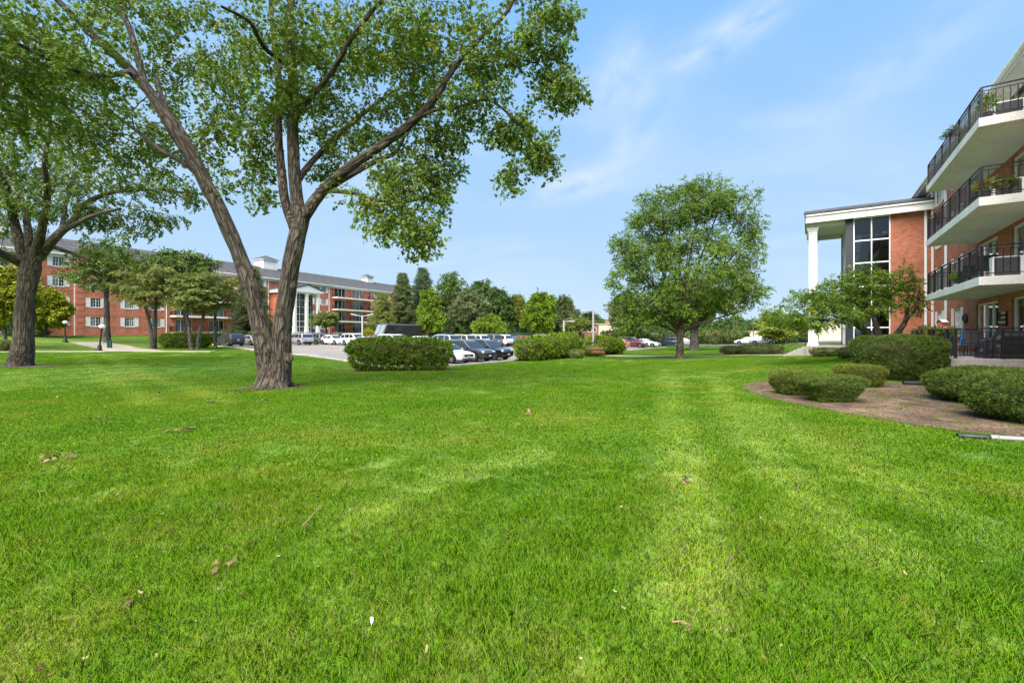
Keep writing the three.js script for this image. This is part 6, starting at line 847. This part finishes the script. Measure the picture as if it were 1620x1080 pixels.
flowerPot(onB(30.0, 0.85, 4.6), 'pink flowers in a tall pot behind the patio railing', [0.65, 0.16, 0.28], LF.mid, { h: 0.8, r: 0.2, tall: 0.4, spread: 0.34, n: 170 }); flowerPot(onB(26.9, 0.85, 4.45), 'orange and pink flowers in the second tall patio pot', [0.7, 0.22, 0.08], LF.mid, { h: 0.75, r: 0.2, tall: 0.35, spread: 0.3, n: 150 }); flowerPot(onB(24.6, 0.85, 4.5), 'red geraniums on the patio nearest the railing post', [0.62, 0.02, 0.015], LF.bright, { h: 0.75, r: 0.18, tall: 0.3, spread: 0.24 }); flowerPot(onB(25.4, 3.7, 5.0), 'low flowers at the foot of the lowest balcony railing', [0.5, 0.14, 0.1], LF.bright, { h: 0.2, tall: 0.25 });
{ const t = thing('bird_feeder', 'house-shaped bird feeder with a white-edged roof above the patio railing', 'bird feeder', onB(25.7, 0.85, 4.5), BT + 0.6), w = std({ color: rgb(0.42, 0.12, 0.05), roughness: 0.7 }); part('post', new THREE.CylinderGeometry(0.02, 0.02, 1.2, 8).translate(0, 0.6, 0), M.blackMetal, t); part('tray', rboxAt(-0.16, 0.16, 1.18, 1.21, -0.13, 0.13, 0.005), w, t); part('house', prism([[-0.11, 1.21], [0.11, 1.21], [0.11, 1.36], [0, 1.45], [-0.11, 1.36]], -0.09, 0.09), w, t); for (const s of [-1, 1]) part('roof_board', box(-0.005, 0.19, -0.008, 0.008, -0.13, 0.13).rotateZ(-0.7).scale(s, 1, 1).translate(0, 1.475, 0), M.whiteTrim, t); }
{ // covered grill: cloth with folds over a box with a hood
  const t = thing('covered_grill', 'barbecue grill under a wrinkled black cover on the patio', 'grill', onB(23.15, 0.85, 5.85), BT + Math.PI / 2), nx = 120, ny = 26, pos = [], idx = [];
  for (let j = 0; j <= ny; j++) for (let i = 0; i <= nx; i++) { const a = i / nx * 6.2832, v = j / ny, top = v > 0.72, k = top ? Math.sqrt(Math.max(0, 1 - Math.pow((v - 0.72) / 0.28, 2))) : 1, c = Math.cos(a), s = Math.sin(a), sq = (q, e) => Math.sign(q) * Math.pow(Math.abs(q), e); const fold = (1 - v) * (0.045 * Math.sin(a * 13 + 2 * Math.sin(a * 3)) + 0.03 * N3(c * 3, v * 4, s * 3)) + 0.025 * N3(c * 5 + 4, v * 7, s * 5); const w = (0.80 + fold + 0.05 * (1 - v)) * (top ? lerp(1, 0.4, 1 - k) * 1 : 1), dz = 0.36 + fold + 0.03 * (1 - v); let y = top ? 0.72 + 0.26 * Math.sin((v - 0.72) / 0.28 * 1.5708) : v / 0.72 * 0.72; y += 0.015 * N3(c * 4, v * 5, s * 4); const hood = 1 - 0.14 * S(0.1, 0.8, -c); pos.push(sq(c, 0.45) * w * (top ? Math.max(0.02, k * 0.35 + 0.65 * (1 - (v - 0.72) / 0.28)) : 1), Math.max(0.0, y * hood), sq(s, 0.45) * dz * (top ? Math.max(0.02, k) : 1)); if (i < nx && j < ny) { const q = j * (nx + 1) + i; idx.push(q, q + nx + 1, q + 1, q + 1, q + nx + 1, q + nx + 2); } }
  const g = new THREE.BufferGeometry(); g.setAttribute('position', new THREE.Float32BufferAttribute(pos, 3)); g.setIndex(idx); g.computeVertexNormals(); part('cover', g, std({ color: rgb(0.016, 0.016, 0.018), roughness: 0.5, side: THREE.DoubleSide }), t); part('hem', new THREE.BoxGeometry(1.4, 0.03, 0.6).translate(0, 0.03, 0), rubber, t);
}
function patioChair(pos, turn, label, seatC) { const t = thing('patio_chair', label, 'chair', pos, turn, 'metal balcony and patio chairs'); const m = std({ color: rgb(...seatC), roughness: 0.8 }); part('seat', rboxAt(-0.26, 0.26, 0.40, 0.45, -0.25, 0.25, 0.02), m, t); const b = rbox(0.5, 0.55, 0.04, 0.02).clone(); b.rotateX(-0.2); b.translate(0, 0.74, -0.29); part('backrest', b, m, t); for (const x of [-1, 1]) for (const z of [-1, 1]) part('leg', bar(v3(x * 0.26, 0, z * 0.25), v3(x * 0.24, z > 0 ? 0.62 : 0.8, z * 0.23 - (z < 0 ? 0.06 : 0)), 0.014), M.blackMetal, t); for (const x of [-1, 1]) part('armrest', bar(v3(x * 0.25, 0.62, 0.25), v3(x * 0.25, 0.62, -0.28), 0.016), M.blackMetal, t); return t; }
patioChair(onB(24.6, 0.85, 5.15), BT + 1.2, 'brown sling chair beside the covered grill', [0.05, 0.035, 0.028]); patioChair(onB(26.3, 0.85, 5.25), BT + 0.9, 'blue sling chair on the patio by the sliding door', [0.06, 0.16, 0.36]); patioChair(onB(24.0, 3.7, 5.4), BT + 1.2, 'black chair on the lowest balcony beside the air conditioner', [0.012, 0.012, 0.013]); patioChair(onB(26.2, 6.45, 5.5), BT + 1.0, 'black chair on the middle balcony', [0.012, 0.012, 0.013]); patioChair(onB(27.8, 3.7, 5.5), BT - 1.0, 'dark chair at the far end of the lowest balcony', [0.03, 0.022, 0.02]); patioChair(onB(25.8, 9.2, 5.6), BT - 1.0, 'reddish chair on the topmost balcony', [0.16, 0.04, 0.03]);
{ const t = thing('patio_table', 'round black mesh table among the patio chairs', 'table', onB(25.5, 0.85, 6.0)); part('top', new THREE.CylinderGeometry(0.5, 0.5, 0.025, 24).translate(0, 0.72, 0), M.blackMetal, t); for (let k = 0; k < 4; k++) part('leg', bar(v3(Math.cos(k * 1.57) * 0.42, 0, Math.sin(k * 1.57) * 0.42), v3(Math.cos(k * 1.57) * 0.25, 0.71, Math.sin(k * 1.57) * 0.25), 0.016), M.blackMetal, t); }
{ // wooden flag plaque: dark canton, red and white boards, each a board
  const t = thing('flag_plaque', 'wooden striped flag plaque hung on the brick between the patio doors', 'wall plaque', onB(27.35, 2.05, 6.68), BT); part('backing', rboxAt(-0.44, 0.44, 0, 0.62, 0.01, 0.035, 0.006), std({ color: rgb(0.03, 0.012, 0.012), roughness: 0.8 }), t); const red = std({ color: rgb(0.13, 0.018, 0.02), roughness: 0.8 }), wh = std({ color: rgb(0.5, 0.48, 0.44), roughness: 0.8 }), nv = std({ color: rgb(0.012, 0.014, 0.028), roughness: 0.8 }); for (let k = 0; k < 6; k++) part('stripe', rboxAt(k >= 3 ? -0.12 : -0.42, 0.42, 0.02 + k * 0.098, 0.112 + k * 0.098, 0.035, 0.055, 0.005), k % 2 ? wh : red, t); part('canton', rboxAt(-0.42, -0.125, 0.315, 0.602, 0.035, 0.06, 0.005), nv, t);
}
{ const t = thing('wall_ornament', 'dark oval wreath-like ornament on the brick beside the patio window', 'ornament', onB(33.0, 2.55, 6.66), BT); part('ring', new THREE.TorusGeometry(0.24, 0.07, 10, 22).scale(1.2, 0.8, 1), std({ color: rgb(0.08, 0.03, 0.025), roughness: 0.8 }), t); part('panel', new THREE.CylinderGeometry(0.22, 0.22, 0.03, 18).rotateX(Math.PI / 2).scale(1.2, 0.8, 1), std({ color: rgb(0.16, 0.06, 0.04), roughness: 0.8 }), t); }

// ---------------------------------------------------------------- drain pipes, litter, twigs
function pipe(name, label, a, b, r, mat, ribs) { const pa = v3(a[0], H(a[0], a[1]) + r * 0.8, -a[1]), pb = v3(b[0], H(b[0], b[1]) + r * 0.8, -b[1]), o = pa.clone().lerp(pb, 0.5), t = thing(name, label, 'pipe', o); pa.sub(o); pb.sub(o); part('tube', limb([pa, pa.clone().lerp(pb, 0.5).add(v3(0, 0.004, 0.01)), pb], [r, r, r], { sides: 16, step: 0.1, knob: 0 }), mat, t); if (ribs) { const n = Math.round(pa.distanceTo(pb) / 0.028), l = [], dir = pb.clone().sub(pa).normalize(), q = new THREE.Quaternion().setFromUnitVectors(v3(0, 0, 1), dir); for (let i = 0; i <= n; i++) { const g = new THREE.TorusGeometry(r, 0.009, 5, 14); g.applyQuaternion(q); const c = pa.clone().lerp(pb, i / n); g.translate(c.x, c.y, c.z); l.push(g); } part('ribs', l, mat, t); } else part('collar', limb([pa, pa.clone().add(pb.clone().sub(pa).normalize().multiplyScalar(0.1))], [r * 1.14, r * 1.14], { sides: 16, step: 0.05, knob: 0 }), mat, t); return t; }
const black = std({ color: rgb(0.022, 0.023, 0.027), roughness: 0.4 });
{ const a = G(1516, 692), b = G(1567, 696), c = G(1700, 704); pipe('corrugated_pipe', 'black corrugated drain pipe joined to the white pipe at the lawn edge', a, b, 0.04, black, true); pipe('drain_pipe', 'white plastic drain pipe lying along the bed edge', b, c, 0.042, std({ color: rgb(0.24, 0.235, 0.22), roughness: 0.5 }), false); pipe('corrugated_pipe', 'black corrugated pipe end beside the big square hedge', G(1430, 609), G(1468, 610), 0.075, black, true); }
const dryLeaf = [leafMat(0.21, 0.14, 0.065, 0.15), leafMat(0.30, 0.21, 0.11, 0.15), leafMat(0.13, 0.08, 0.042, 0.1)], paleLeaf = leafMat(0.66, 0.66, 0.6, 0.1);
function leafPile(px, py, label, n, w, k = 0) { const [x, d] = G(px, py), t = thing('dry_leaf_pile', label, 'leaves', [x, H(x, d) + 0.045, -d], 0, 'dry leaves on the lawn'), R = mulberry(px * 7 + py); for (let i = 0; i < n; i++) { const g = cached(`dl${i % 4}`, () => spray('maple', 1, 0.08, 0.02, { seed: 40 + i % 4, droop: 0.1, spread: 1.5 })); const m = part('leaf', g, dryLeaf[Math.floor(R() * 3)], t); m.position.set((R() - 0.5) * w, R() * 0.035, (R() - 0.5) * w * 0.45); m.rotation.set((R() - 0.5) * 1.2, R() * 6.28, (R() - 0.5) * 1.2); const s = lerp(0.7, 1.2, R()); m.scale.set(s, s, s); } return t; }
[[88, 731, 'wide pile of dry leaves lying lowest towards the picture edge', 16, 0.42], [283, 686, 'long brown leaf pile on the lawn in front of the maple', 14, 0.36], [300, 683, 'second brown leaf pile beside the long one', 9, 0.22], [156, 664, 'pale leaf pile on the lawn below the leaning lamp', 12, 0.36], [338, 638, 'leaf pile nearest the foot of the big maple', 12, 0.42], [372, 624, 'few dry leaves just before the maple roots', 6, 0.3], [415, 637, 'scatter of dry leaves right in front of the maple', 7, 0.4], [246, 626, 'thin scatter of leaves left of the maple', 6, 0.4], [833, 627, 'dark dry leaves in the middle of the lawn, far', 7, 0.3], [833, 658, 'dark dry leaves in the middle of the lawn, near', 7, 0.2], [1001, 603, 'brown leaves on the lawn towards the pear tree', 7, 0.45], [192, 962, 'single curled brown leaf low on the lawn', 2, 0.08], [350, 908, 'brown leaf scraps low on the lawn under the maple side', 4, 0.12], [1085, 766, 'dry leaf scraps in the worn mower track', 6, 0.14], [62, 1074, 'brown leaf at the bottom corner of the lawn', 2, 0.06], [940, 610, 'few brown leaves midway to the bench', 4, 0.3], [700, 604, 'few brown leaves before the clipped hedge', 4, 0.4], [150, 560, 'brown leaves at the edge of the pale path', 5, 0.5]].forEach((a) => leafPile(...a));
[[587, 993, 0.075, 'pale upturned leaf lying alone on the near lawn'], [252, 824, 0.075, 'white scrap of litter on the lawn'], [694, 946, 0.04, 'small pale leaf left of the pale upturned leaf'], [818, 930, 0.03, 'tiny pale petal on the near lawn'], [853, 793, 0.045, 'small round pale leaf in the middle of the lawn'], [913, 715, 0.04, 'pale leaf fleck farther up the lawn'], [88, 632, 0.16, 'white feather-like scrap far on the lawn'], [918, 1068, 0.04, 'pale leaf at the bottom edge of the lawn']].forEach(([px, py, s, l]) => { const [x, d] = G(px, py), t = thing('pale_leaf', l, 'leaf', [x, H(x, d) + 0.06, -d], px, 'pale leaves and scraps on the lawn'); const m = part('leaf_blade', cached('pale' + px % 3, () => spray(px % 3 ? 'oval' : 'maple', 1, 1, 0.02, { seed: 5 + px % 3, droop: 0.6, spread: 0.3 })), paleLeaf, t); m.scale.set(s * 0.62, s * 0.9, s * 0.5); m.rotation.set(0.5, px, 0.35); });
[[[478, 843], [512, 808], 'thin brown twig lying on the lawn'], [[1064, 1000], [1090, 1012], 'short forked twig on the near lawn'], [[1545, 668], [1580, 676], 'dry stick lying in the planting bed']].forEach(([a, b, l]) => { const [x0, d0] = G(...a), [x1, d1] = G(...b), o = v3((x0 + x1) / 2, H(x0, d0) + 0.06, -(d0 + d1) / 2), t = thing('fallen_twig', l, 'twig', o); const p = v3(x0 - o.x, 0, -d0 - o.z), q = v3(x1 - o.x, 0.015, -d1 - o.z); part('stick', limb([p, p.clone().lerp(q, 0.5).add(v3(0.01, 0.01, 0)), q], [0.006, 0.005, 0.003], { sides: 6, step: 0.05 }), std({ color: rgb(0.26, 0.16, 0.08), roughness: 0.9 }), t); part('side_twig', bar(p.clone().lerp(q, 0.55), p.clone().lerp(q, 0.75).add(v3(0.03, 0.01, 0.02)), 0.003, 5), std({ color: rgb(0.22, 0.13, 0.07), roughness: 0.9 }), t); });

renderer.render(scene, camera);
